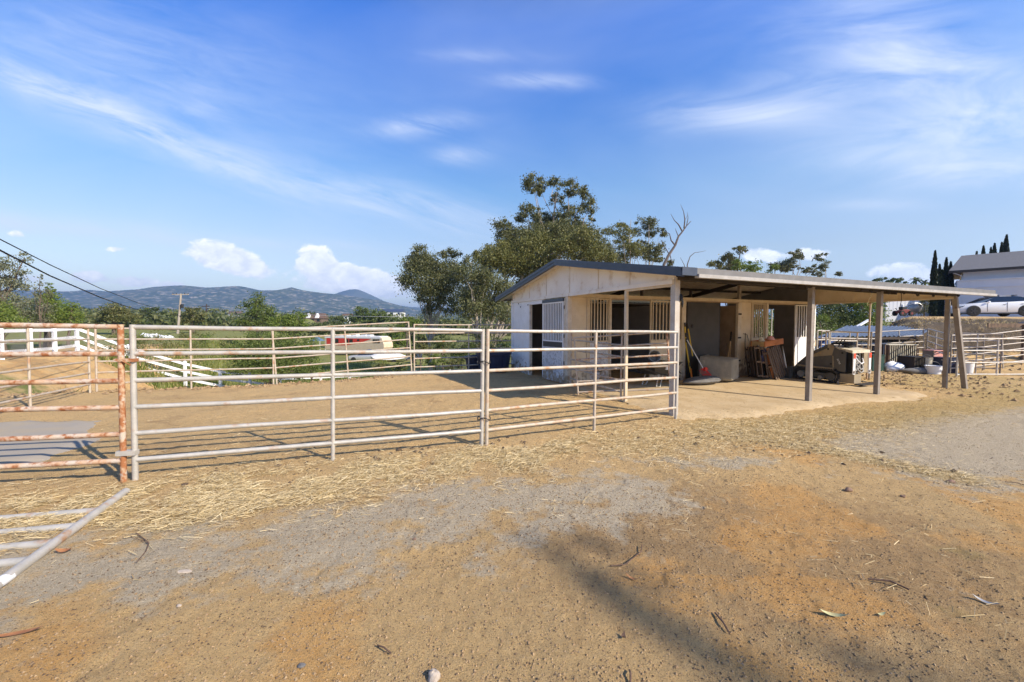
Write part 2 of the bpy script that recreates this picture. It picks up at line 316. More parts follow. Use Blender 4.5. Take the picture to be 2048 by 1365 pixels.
M = dict(
 galv=pm('galvanised pipe', (.42, .40, .355), (.51, .48, .43), 9, .5, .25, .1, 60, c3=(.42, .24, .13), s3=7, w3=.33),
 galv2=pm('dusty pipe', (.42, .355, .275), (.50, .43, .345), 8, .6, .1, .1, 60, c3=(.40, .22, .11), s3=6, w3=.38),
 rust=pm('rusty pipe', (.52, .44, .36), (.52, .33, .20), 6, .75, .05, .25, 90, lo=.42, hi=.60, c3=(.30, .11, .04), s3=16, w3=.43),
 rustpost=pm('rusty post steel', (.50, .42, .34), (.33, .13, .05), 8, .8, .05, .3, 90, lo=.40, hi=.47, c3=(.52, .38, .25), s3=17, w3=.40),
 whitewall=pm('white barn board', (.82, .82, .81), (.74, .73, .70), 2.2, .65, 0, .06, 40, c3=(.45, .38, .30), s3=9, w3=.24, mud=.12),
 dirtywall=pm('soiled white board', (.66, .66, .66), (.48, .48, .50), 4, .7, 0, .1, 60, c3=(.20, .19, .19), s3=16, w3=.36, mud=.2),
 gable=pm('cream gable board', (.82, .77, .68), (.76, .69, .59), 1.6, .65, 0, .05, 30, c3=(.58, .45, .30), s3=3.2, w3=.34),
 beige=pm('beige stall board', (.74, .63, .46), (.66, .55, .38), 2.5, .7, 0, .08, 40, c3=(.36, .27, .17), s3=12, w3=.26, mud=.15),
 tan=pm('tan steel tube', (.62, .53, .39), (.55, .45, .31), 5, .6, 0, .05, 40),
 jamb=pm('pale jamb paint', (.70, .63, .52), (.60, .52, .40), 6, .65, 0, .06, 60, c3=(.28, .18, .11), s3=22, w3=.28, mud=.15),
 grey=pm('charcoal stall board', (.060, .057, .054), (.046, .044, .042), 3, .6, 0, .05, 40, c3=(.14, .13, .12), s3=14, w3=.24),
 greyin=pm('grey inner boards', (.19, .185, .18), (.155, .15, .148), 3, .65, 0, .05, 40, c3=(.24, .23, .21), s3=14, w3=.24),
 brownboard=pm('brown ply', (.40, .30, .20), (.32, .235, .155), 3, .75, 0, .05, 40),
 corrug=pm('galvanised roof sheet', (.74, .67, .58), (.62, .55, .47), 5, .5, .1, .05, 60),
 fascia=pm('slate blue fascia', (.060, .075, .105), (.050, .062, .088), 6, .38, .2, .0),
 gutter=pm('grey metal fascia', (.19, .185, .18), (.16, .155, .15), 6, .5, .2, .04, 60),
 gutterw=pm('pale gutter lip', (.46, .45, .44), (.38, .37, .35), 7, .5, .1, .04, 60),
 postm=pm('weathered post steel', (.29, .255, .22), (.23, .20, .17), 5, .6, .2, .1, 60, c3=(.16, .07, .03), s3=7, w3=.30),
 postw=pm('pale post steel', (.52, .48, .43), (.44, .39, .33), 5, .55, .2, .1, 60, c3=(.28, .15, .08), s3=8, w3=.30),
 dark=pm('dark timber', (.045, .035, .028), (.03, .025, .02), 6, .8),
 iron=pm('black iron', (.03, .03, .03), None, rough=.6, metal=.4),
 vinyl=pm('white vinyl', (.83, .84, .86), (.76, .77, .79), 3, .4, 0),
 concrete=pm('dusty concrete', (.52, .40, .24), (.45, .33, .18), 1.6, .9, 0, .1, 60, c3=(.37, .27, .14), s3=5, w3=.34),
 concpad=pm('grey concrete', (.33, .29, .235), (.38, .31, .21), 1.2, .9, 0, .08, 50, lo=.45, hi=.65),
 palletw=pm('old pallet wood', (.20, .135, .09), (.10, .07, .05), 9, .85, 0, .2, 60, c3=(.34, .24, .16), s3=6, w3=.30, stretch=(1, 1, .25)),
 orangew=pm('orange stained wood', (.56, .20, .06), (.44, .15, .045), 7, .7, 0, .1, 60, stretch=(.3, 1, 1)),
 freshw=pm('pale wood handle', (.55, .38, .19), (.45, .30, .14), 10, .6),
 yellow=pm('yellow plastic', (.62, .42, .03), None, rough=.45),
 orange=pm('orange plastic', (.75, .22, .03), None, rough=.45),
 red=pm('red plastic', (.72, .03, .015), (.6, .025, .012), 9, .4),
 black=pm('black plastic', (.022, .022, .024), (.035, .034, .033), 8, .5),
 blackrub=pm('black rubber', (.025, .024, .023), (.05, .045, .04), 9, .8, 0, .15, 60),
 tub=pm('blue black tub plastic', (.018, .026, .06), (.026, .034, .07), 5, .45),
 greyrub=pm('grey rubber mat', (.17, .165, .16), (.12, .115, .11), 5, .85, 0, .2, 50),
 oldtub=pm('faded plastic tank', (.30, .27, .21), (.22, .20, .16), 4, .7, 0, .1, 40, c3=(.42, .38, .31), s3=6, w3=.33),
 bucket=pm('grey bucket plastic', (.36, .35, .33), (.30, .29, .27), 5, .5),
 white=pm('white paint', (.80, .80, .80), (.74, .74, .74), 4, .45),
 pink=pm('faded pink', (.70, .30, .24), (.62, .36, .32), 12, .6),
 canvas=pm('pale canvas', (.62, .58, .46), (.5, .45, .33), 9, .8, 0, .1, 50),
 bluecloth=pm('dark blue cloth', (.05, .05, .14), (.03, .03, .05), 9, .9),
 loader=pm('loader grey paint', (.105, .103, .096), (.085, .083, .077), 3, .5, .1, .03, 40, c3=(.18, .15, .11), s3=6, w3=.30),
 loadertan=pm('loader dusty tan', (.32, .26, .17), (.26, .21, .14), 4, .6, 0, .03, 40),
 loaderlite=pm('loader pale top', (.56, .52, .42), (.46, .41, .31), 5, .6),
 steel=pm('worn steel', (.42, .41, .39), (.32, .30, .27), 7, .45, .5),
 redrefl=pm('red reflector', (.75, .08, .04), None, rough=.3),
 stucco=pm('white stucco', (.72, .74, .78), (.68, .70, .74), 2, .85, 0, .1, 80),
 shingle=pm('grey shingle', (.17, .17, .18), (.12, .12, .125), 14, .85, 0, .3, 30, c3=(.24, .24, .25), s3=18, w3=.3),
 trimdark=pm('dark eave trim', (.05, .045, .04), None, rough=.7),
 carpaint=pm('white car paint', (.74, .77, .82), None, rough=.22, spec=.5),
 silver=pm('silver car paint', (.50, .51, .52), None, rough=.3, metal=.4),
 glass=pm('tinted glass', (.012, .016, .024), None, rough=.08, spec=.6),
 tyre=pm('tyre', (.018, .018, .018), None, rough=.85),
 rim=pm('dark alloy', (.06, .06, .065), None, rough=.4, metal=.5),
 rvcream=pm('cream coach paint', (.66, .53, .38), (.60, .48, .34), 2, .45),
 rvred=pm('red coach paint', (.62, .05, .035), None, rough=.4),
 tarp=pm('white boat cover', (.78, .78, .78), (.68, .68, .68), 2, .8, 0, .3, 6),
 bluesheet=pm('blue grey metal roof', (.085, .11, .17), (.065, .085, .13), 3, .4, .3, c3=(.30, .32, .36), s3=5, w3=.3),
 bark=pm('pale eucalypt bark', (.42, .37, .31), (.30, .25, .20), 3, .85, 0, .3, 12, stretch=(1, 1, .3)),
 barkd=pm('dark bark', (.10, .075, .055), (.15, .115, .085), 4, .9, 0, .3, 12),
 deadbark=pm('bare dead wood', (.10, .085, .08), (.16, .135, .12), 4, .9),
 poleb=pm('utility pole wood', (.30, .25, .20), (.40, .35, .30), 2, .85, stretch=(1, 1, .2)),
 poled=pm('dark pole wood', (.06, .045, .035), None, rough=.9),
 cable=pm('black cable', (.008, .008, .009), None, rough=.6),
 wire=pm('pale wire', (.45, .45, .45), None, rough=.5),
 roofbrown=pm('brown tile roof', (.16, .10, .075), (.11, .07, .05), 1, .85),
 stone=pm('pale stone', (.52, .45, .37), (.40, .33, .26), 30, .9, 0, .3, 80),
 rockd=pm('brown stone', (.27, .17, .12), (.2, .13, .09), 30, .9, 0, .3, 80),
 dryleaf=pm('dry leaf', (.52, .50, .26), (.45, .40, .2), 30, .6),
 deadleaf=pm('brown dead leaf', (.38, .17, .07), (.28, .12, .05), 30, .7),
 twig=pm('twig bark', (.10, .06, .04), (.16, .10, .07), 40, .9),
 lvE=leafmat('eucalypt leaves', (.060, .082, .034), (.130, .150, .050), (.190, .185, .075), .3),
 lvE2=leafmat('eucalypt leaves lighter', (.080, .102, .034), (.175, .185, .046), (.235, .220, .070), .32),
 lvG=leafmat('bright green leaves', (.075, .135, .022), (.165, .240, .038), (.235, .285, .055), .38),
 lvD=leafmat('dark green leaves', (.036, .062, .016), (.090, .125, .030), (.130, .155, .042), .3),
 lvO=leafmat('olive leaves', (.075, .098, .030), (.145, .165, .048), (.20, .185, .065), .32),
 lvM=leafmat('mid green leaves', (.052, .090, .020), (.115, .165, .034), (.175, .215, .048), .32),
 lvS=leafmat('grey green leaves', (.105, .130, .075), (.19, .21, .120), (.25, .25, .15), .32),
 lvC=leafmat('cypress leaves', (.010, .018, .009), (.024, .036, .014), (.034, .046, .018), .15),
 lvF=leafmat('far wood leaves', (.045, .072, .022), (.11, .145, .04), (.16, .165, .06), .25),
 grass=leafmat('grass blades', (.09, .145, .020), (.20, .25, .04), (.30, .29, .09), .4),
 straw=leafmat('straw stalks', (.55, .41, .19), (.70, .55, .29), (.82, .69, .43), .15, .7),
 strawd=leafmat('trodden straw', (.30, .20, .09), (.46, .34, .16), (.60, .47, .25), .1, .8),
)

# ------------------------------------------------------------------ ground: one sheet to the horizon
def pdist(x, y, pts):                          # distance to a polyline
    d = np.full(np.shape(x), 1e9)
    for (ax, ay), (bx, by) in zip(pts[:-1], pts[1:]):
        l2 = (bx - ax) ** 2 + (by - ay) ** 2; t = np.clip(((x - ax) * (bx - ax) + (y - ay) * (by - ay)) / l2, 0, 1)
        d = np.minimum(d, np.hypot(x - ax - t * (bx - ax), y - ay - t * (by - ay)))
    return d
def straw_density(x, y):
    u, v = w2uv(x, y)
    n = fbm(x * 1.3, y * 1.3, 21); n2 = fbm(x * 3.1, y * 3.1, 22)
    band = np.exp(-((v + .95 + .7 * (n - .47)) / .40) ** 2) * (u < -2.2) * 1.35 * sstep((n2 - .25) / .25)
    band2 = np.exp(-((v + 1.0) / .75) ** 2) * (u >= -2.2) * (u < .8) * .5
    a = np.exp(-((v + 1.25) / .75) ** 2) * sstep((u + .6) / 1.2) * (u < 14) * 1.0
    arm = np.exp(-(pdist(x, y, [(3.9, 5.9), (4.9, 4.5)]) / .26) ** 2) * 1.0
    inn = .05 * (v > -.3) * (v < 7.5) + .010 * (v < -2.2)
    r = .7 * np.exp(-((v - 1) / 1.8) ** 2) * sstep((u - 8.6) / 1.5) * (u < 16)
    return np.clip((band + band2 + a + arm + r) * (.35 + 1.3 * n2) + inn * n, 0, 1.4)
def build_ground():
    ang = np.concatenate([np.linspace(-math.pi, -1.0, 70, endpoint=False), np.linspace(-1.0, 1.0, 620), np.linspace(1.0, math.pi, 70)[1:-1]])
    r = [0.35]
    while r[-1] < 9000: r.append(r[-1] * (1.0068 if r[-1] < 9 else 1.011 if r[-1] < 30 else 1.045) + (.004 if r[-1] < 9 else 0))
    r = np.array(r); nr, na = len(r), len(ang)
    A, RR = np.meshgrid(ang, r); X = RR * np.sin(A); Y = RR * np.cos(A)
    Z = terrain(X, Y) + np.where(RR < 60, micro(X, Y), 0)
    V = np.stack([X, Y, Z], -1).reshape(-1, 3); V = np.vstack([V, [[0, 0, gz(0, 0)]]])
    i, j = np.meshgrid(np.arange(nr - 1), np.arange(na), indexing='ij'); j2 = (j + 1) % na
    F = np.stack([i * na + j, i * na + j2, (i + 1) * na + j2, (i + 1) * na + j], -1).reshape(-1, 4)
    me = bpy.data.meshes.new('ground'); nF = len(F); k = np.arange(na)
    tri = np.stack([np.full(na, nr * na), (k + 1) % na, k], -1)
    me.vertices.add(len(V)); me.vertices.foreach_set('co', V.astype(np.float32).reshape(-1))
    me.loops.add(nF * 4 + na * 3); me.loops.foreach_set('vertex_index', np.concatenate([F[:, ::-1].reshape(-1), tri[:, ::-1].reshape(-1)]).astype(np.int32))
    me.polygons.add(nF + na)
    me.polygons.foreach_set('loop_start', np.concatenate([np.arange(nF) * 4, nF * 4 + np.arange(na) * 3]).astype(np.int32))
    me.polygons.foreach_set('loop_total', np.concatenate([np.full(nF, 4), np.full(na, 3)]).astype(np.int32))
    me.polygons.foreach_set('use_smooth', np.ones(nF + na, bool)); me.update(calc_edges=True)
    x, y = V[:, 0], V[:, 1]; u, v = w2uv(x, y); rr = np.hypot(x, y)
    n1 = fbm(x * .55, y * .55, 31); n2 = fbm(x * 1.6, y * 1.6, 33)
    # planting: beyond the crest of the yard, never on the yard itself
    veg = sstep((v - 8.1 - 13.5 * sstep((-u - 8) / 4) + (n2 - .47) * 2.2) / 1.4) * sstep((u + 17.5 + (n1 - .47) * 6) / 3.5) * (1 - sstep((u - 9.5) / 3))
    veg = np.maximum(veg, sstep((rr - 34) / 14) * (y > 0) * (1 - sstep((x - 12) / 6) * (1 - sstep((rr - 70) / 40))))
    veg = np.maximum(veg, .8 * np.exp(-((x + 17.2) / 1.8) ** 2 - ((y - 14.5) / .8) ** 2) + .5 * np.exp(-((x + 15) / 1.2) ** 2 - ((y - 17) / 1.0) ** 2))
    # grey crushed stone drive and patches
    dr = np.exp(-(pdist(x, y, [(-4.2, 2.0), (-2.2, 2.85), (-.6, 3.4), (1.1, 3.9)]) / .95) ** 2) * .66
    dr = dr + np.exp(-(pdist(x, y, [(5.2, 5.2), (7.2, 6.4), (10, 7.4), (14, 8.6)]) / 1.2) ** 2) * 1.0 + np.exp(-(pdist(x, y, [(2.0, 4.9), (3.0, 4.9)]) / .4) ** 2) * .5
    grav = np.clip(dr * (.5 + 1.1 * n2), 0, 1)
    orange = sstep((n1 - .47 + .10 * sstep((x - 1.5) / 3) + .06 * (y < 2.6)) / .16) * (v < -1.6) * (1 - grav)
    orange = np.maximum(orange, .9 * np.exp(-((u + 7.0) / 1.5) ** 2 - ((v - 7.7) / .5) ** 2)); orange = np.maximum(orange, .42 * sstep((-x - 15.5) / 3) * (v > 7) * (1 - veg))
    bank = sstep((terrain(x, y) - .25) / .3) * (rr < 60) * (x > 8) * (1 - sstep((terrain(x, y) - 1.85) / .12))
    damp_shade = np.clip(.75 * sstep((-u - 11.5) / 2) * (v > 6) * sstep((n2 - .40) / .12) + np.exp(-((x - 1.9) / 2.0) ** 2 - ((y - 3.0) / 1.2) ** 2) * 1.1 + .6 * np.exp(-((x + 1.0) / .5) ** 2 - ((y - 3.6) / .16) ** 2) + .5 * (v > .3) * (v < 7.8) * (u < 0) * sstep((n2 - .5) / .2), 0, 1) * (1 - veg)  # damp brown soil; the left slope term stands in for shade there
    st = np.clip(straw_density(x, y), 0, 1)
    for nm, arr in (('veg', veg), ('grav', grav), ('orange', orange), ('bank', bank), ('strawy', st), ('damp_shade', damp_shade)):
        at = me.attributes.new(nm, 'FLOAT', 'POINT'); at.data.foreach_set('value', np.asarray(arr, np.float32))
    m = bpy.data.materials.new('yard soil'); m.use_nodes = True; nt = m.node_tree; N = nt.nodes; L = nt.links
    b = N['Principled BSDF']; b.inputs['Roughness'].default_value = .95; b.inputs['Specular IOR Level'].default_value = .15
    tc = N.new('ShaderNodeTexCoord'); P = tc.outputs['Object']
    def nz(sc, det=5, rg=.6):
        n = N.new('ShaderNodeTexNoise'); n.inputs['Scale'].default_value = sc; n.inputs['Detail'].default_value = det; n.inputs['Roughness'].default_value = rg; L.new(P, n.inputs['Vector']); return n.outputs[0]
    def rg(f, a, b_, c=0., d=1.):
        q = N.new('ShaderNodeMapRange'); q.inputs['From Min'].default_value = a; q.inputs['From Max'].default_value = b_; q.inputs['To Min'].default_value = c; q.inputs['To Max'].default_value = d; L.new(f, q.inputs[0]); return q.outputs[0]
    def mix(f, a, b_):
        q = N.new('ShaderNodeMix'); q.data_type = 'RGBA'
        L.new(f, q.inputs['Factor'])
        for s_, c in ((6, a), (7, b_)):
            if isinstance(c, tuple): q.inputs[s_].default_value = (*c, 1)
            else: L.new(c, q.inputs[s_])
        return q.outputs[2]
    def mul(a, b_):
        q = N.new('ShaderNodeMath'); q.operation = 'MULTIPLY'; L.new(a, q.inputs[0])
        if isinstance(b_, (int, float)): q.inputs[1].default_value = b_
        else: L.new(b_, q.inputs[1])
        return q.outputs[0]
    def attr(n_): q = N.new('ShaderNodeAttribute'); q.attribute_name = n_; return q.outputs['Fac']
    def edge(n_, nzv, w=.5, a=.25, b2=.75):                   # break an attribute's edge with noise
        q = N.new('ShaderNodeMath'); q.operation = 'ADD'; L.new(attr(n_), q.inputs[0]); L.new(rg(nzv, .3, .7, -w, w), q.inputs[1]); return rg(q.outputs[0], a, b2)
    fine, med = nz(34, 6, .7), nz(7, 5)
    soil = mix(rg(nz(.8, 5), .35, .65), (.63, .42, .19), (.53, .365, .175)); soil = mix(rg(med, .4, .68, 0, .7), soil, (.72, .49, .22)); soil = mix(mul(edge('damp_shade', med, .35), .8), soil, (.36, .225, .105))
    oran = mix(rg(med, .35, .65), (.66, .33, .085), (.72, .41, .14)); grv = mix(rg(nz(60, 4, .7), .35, .65), (.45, .375, .265), (.61, .525, .385))
    col = mix(mul(edge('orange', nz(4, 8, .7), .45), .65), soil, oran); col = mix(edge('grav', nz(2.6, 10, .72), .5, .36, .64), col, grv)
    stw = mix(rg(nz(25, 4), .35, .65), (.42, .29, .10), (.57, .42, .17)); col = mix(mul(edge('strawy', fine, .3), .8), col, stw)
    vg = mix(rg(nz(.35, 5), .38, .62), (.095, .150, .022), (.165, .205, .038)); vg = mix(rg(nz(2.5, 5), .45, .7), vg, (.24, .22, .085)); col = mix(edge('veg', nz(2.2, 5), .35), col, vg)
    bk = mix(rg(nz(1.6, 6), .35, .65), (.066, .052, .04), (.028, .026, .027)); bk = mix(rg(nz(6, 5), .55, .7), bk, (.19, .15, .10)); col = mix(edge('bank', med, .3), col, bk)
    vor = N.new('ShaderNodeTexVoronoi'); vor.inputs['Scale'].default_value = 46; L.new(P, vor.inputs['Vector'])
    dk = N.new('ShaderNodeMath'); dk.operation = 'MULTIPLY'; L.new(rg(vor.outputs['Distance'], .10, .2, 1, 0), dk.inputs[0]); L.new(rg(nz(5, 3), .45, .6), dk.inputs[1])
    col = mix(mul(dk.outputs[0], .55), col, (.12, .085, .055))
    col = mix(rg(fine, .40, .70, 0, .30), col, (.60, .46, .27))
    col = mix(rg(nz(170, 2), .58, .66, 0, .75), col, (.13, .08, .042)); col = mix(rg(nz(75, 3), .60, .68, 0, .55), col, (.17, .11, .06)); col = mix(rg(nz(140, 2), .36, .30, 0, .5), col, (.66, .54, .38))
    L.new(col, b.inputs['Base Color'])
    bp = N.new('ShaderNodeBump'); bp.inputs['Strength'].default_value = 1.0; bp.inputs['Distance'].default_value = .02
    bh = N.new('ShaderNodeMath'); bh.operation = 'ADD'; L.new(fine, bh.inputs[0]); L.new(nz(150, 4, .75), bh.inputs[1]); L.new(bh.outputs[0], bp.inputs['Height']); L.new(bp.outputs[0], b.inputs['Normal'])
    me.materials.append(m)
    o = link(bpy.data.objects.new('ground', me), None); tag(o, kind='structure'); return o
build_ground()

def sheet(name, poly_uv, mat, dz=.03, step=.16, seed=0, wob=.10):   # an irregular slab that follows the ground
    us = [p[0] for p in poly_uv]; vs_ = [p[1] for p in poly_uv]
    nu = int((max(us) - min(us)) / step) + 1; nv = int((max(vs_) - min(vs_)) / step) + 1
    def inside(a, b):
        c = False
        for i in range(len(poly_uv)):
            (x0, y0), (x1, y1) = poly_uv[i - 1], poly_uv[i]
            if (y0 > b) != (y1 > b) and a < (x1 - x0) * (b - y0) / (y1 - y0) + x0: c = not c
        return c
    ring = [uv2w(*q_) for q_ in poly_uv] + [uv2w(*poly_uv[0])]; ring = [(q_.x, q_.y) for q_ in ring]
    mb = MB(); idx = {}
    def vert(i, j):
        if (i, j) not in idx:
            a = min(us) + i * step; b = min(vs_) + j * step; a2 = a + wob * (hash2(np.float64(i), np.float64(j), seed) - .5); b2 = b + wob * (hash2(np.float64(i), np.float64(j), seed + 5) - .5)
            p = uv2w(a2, b2); idx[(i, j)] = len(mb.v); mb.v.append((p.x, p.y, tz(p.x, p.y) + dz - .085 * float(1 - sstep((pdist(np.array([p.x]), np.array([p.y]), ring)[0] + .5 * (fbm(a * 2.2, b * 2.2, seed + 7) - .47)) / .30)) + .02 * (fbm(a * 1.3, b * 1.3, seed + 3) - .47)))
        return idx[(i, j)]
    for i in range(nu):
        for j in range(nv):
            if inside(min(us) + (i + .5) * step, min(vs_) + (j + .5) * step): mb.f.append((vert(i, j), vert(i + 1, j), vert(i + 1, j + 1), vert(i, j + 1)))
    return tag(mb.build(name, mat, None, True), kind='structure')
sheet('concrete_slab', [(-.05, -.42), (1.0, -.60), (3.4, -.55), (5, -.50), (7.2, -.62), (8.35, -.45), (8.3, .7), (7.7, 1.8), (7.9, 3.4), (-.05, 3.4)], M['concrete'], .05, .13, 1)
sheet('concrete_pad', [(-16, 3.6), (-9.9, 3.7), (-9.1, 3.3), (-8.2, 1.55), (-8.25, .7), (-8.7, .35), (-16, .2)], M['concpad'], .04, .13, 2)

# loose material on the yard: chopped straw, crumbs of soil, small stones
def scatter(n, dens, rmin, rmax, amin=-.95, amax=.95, power=1.0, tries=12):
    out = []
    need = n
    for _ in range(tries):
        k = need * 4 + 1000
        r = rmin * (rmax / rmin) ** rng.random(k) ** power; a = amin + (amax - amin) * rng.random(k)
        x, y = r * np.sin(a), r * np.cos(a); keep = rng.random(k) < dens(x, y)
        out.append(np.stack([x[keep], y[keep]], -1)); need = n - sum(len(q) for q in out)
        if need <= 0: break
    return np.concatenate(out)[:n]
def on_slab(x, y):
    u, v = w2uv(x, y); return (u > -.05) & (u < 8.3) & (v > -.5) & (v < 3.5)
def stalks(name, n, mat, lmin, lmax, wd, rmin, rmax, scale=1., lift=.02):
    P = scatter(n, lambda x, y: straw_density(x, y) * scale * np.where(on_slab(x, y), .25, 1), rmin, rmax)
    k = len(P); x, y = P[:, 0], P[:, 1]; z = terrain(x, y) + micro(x, y) + np.where(on_slab(x, y), .05, 0) + rng.random(k) * lift + .004
    # the stalks lie mostly along the track the fence follows
    th = TH + rng.normal(0, .75, k); ln = lmin + (lmax - lmin) * rng.random(k) ** 1.8; tilt = rng.normal(0, .12, k)
    d = np.stack([np.cos(th), np.sin(th), tilt], -1) * (ln / 2)[:, None]; w = wd * (.6 + .8 * rng.random(k))
    s_ = np.stack([-np.sin(th), np.cos(th), rng.normal(0, .5, k)], -1) * (w / 2)[:, None]; c = np.stack([x, y, z], -1)
    c[:, 2] += np.abs(d[:, 2]); b = rng.normal(0, .006, (k, 3))
    V = np.stack([c - d - s_, c - d + s_, c + d + s_ + b, c + d - s_ + b], 1)
    return tag(quads(name, V, mat), None, None, None, 'stuff')
stalks('loose_straw', 46000, M['straw'], .025, .13, .0024, 3.3, 9.5, 1.0)
stalks('trodden_straw', 40000, M['strawd'], .015, .08, .0036, 3.4, 17, .8, .012)
def crumbs(name, n, mat, smin, smax, dens, rmin, rmax, flat=.7):
    P = scatter(n, dens, rmin, rmax); k = len(P); x, y = P[:, 0], P[:, 1]
    s_ = smin + (smax - smin) * rng.random(k) ** 3; z = terrain(x, y) + micro(x, y) + np.where(on_slab(x, y), .05, 0) + s_ * .15
    base = np.array([[1, 0, 0], [0, 1, 0], [-1, 0, 0], [0, -1, 0], [0, 0, 1], [0, 0, -1]], float)
    Vt = base[None] * (.65 + .7 * rng.random((k, 6, 1))) * s_[:, None, None]; Vt[:, :, 2] *= flat; a = rng.random(k) * 6.28
    ca, sa = np.cos(a)[:, None], np.sin(a)[:, None]; X = Vt[:, :, 0] * ca - Vt[:, :, 1] * sa; Yv = Vt[:, :, 0] * sa + Vt[:, :, 1] * ca
    Vt = np.stack([X + x[:, None], Yv + y[:, None], Vt[:, :, 2] + z[:, None]], -1)
    F = np.array([[0, 1, 4], [1, 2, 4], [2, 3, 4], [3, 0, 4]])
    return tag(quads(name, Vt[:, F].reshape(-1, 3, 3), mat, None, 3), None, None, None, 'stuff')
mcl = leafmat('soil crumbs', (.19, .12, .06), (.30, .20, .105), (.37, .26, .145), 0, .95)
mdk = leafmat('dark crumbs', (.055, .038, .026), (.12, .085, .055), (.16, .11, .07), 0, .95)
mst = leafmat('gravel stones', (.18, .13, .085), (.26, .195, .13), (.34, .265, .185), 0, .9)
crumbs('soil_crumbs', 52000, mcl, .002, .010, lambda x, y: .25 + .6 * fbm(x * 1.5, y * 1.5, 41), 1.1, 12)
crumbs('dark_crumbs', 46000, mdk, .0016, .0075, lambda x, y: .18 + .9 * sstep((fbm(x * .9, y * .9, 42) - .38) / .25), 1.1, 14)
crumbs('gravel', 4500, mst, .0018, .007, lambda x, y: .3 + .5 * fbm(x * 2, y * 2, 43), 1.1, 10)
crumbs('dung_clods', 260, mdk, .012, .042, lambda x, y: .6 * np.exp(-(pdist(x, y, [(2.6, 5.9), (3.6, 5.5), (4.6, 4.9)]) / .35) ** 2) + .5 * np.exp(-(pdist(x, y, [(-3, 4.1), (1.5, 6.0)]) / .35) ** 2) * (fbm(x * 2, y * 2, 51) > .5), 3, 10)
crumbs('clods', 2600, mcl, .02, .075, lambda x, y: np.clip(1.1 * np.exp(-((w2uv(x, y)[1] - 7.4) / .4) ** 2) * (w2uv(x, y)[0] < .3) + .6 * np.exp(-((w2uv(x, y)[1] - 2) / 2.2) ** 2) * (w2uv(x, y)[0] > 8.8), 0, 1), 6, 22)

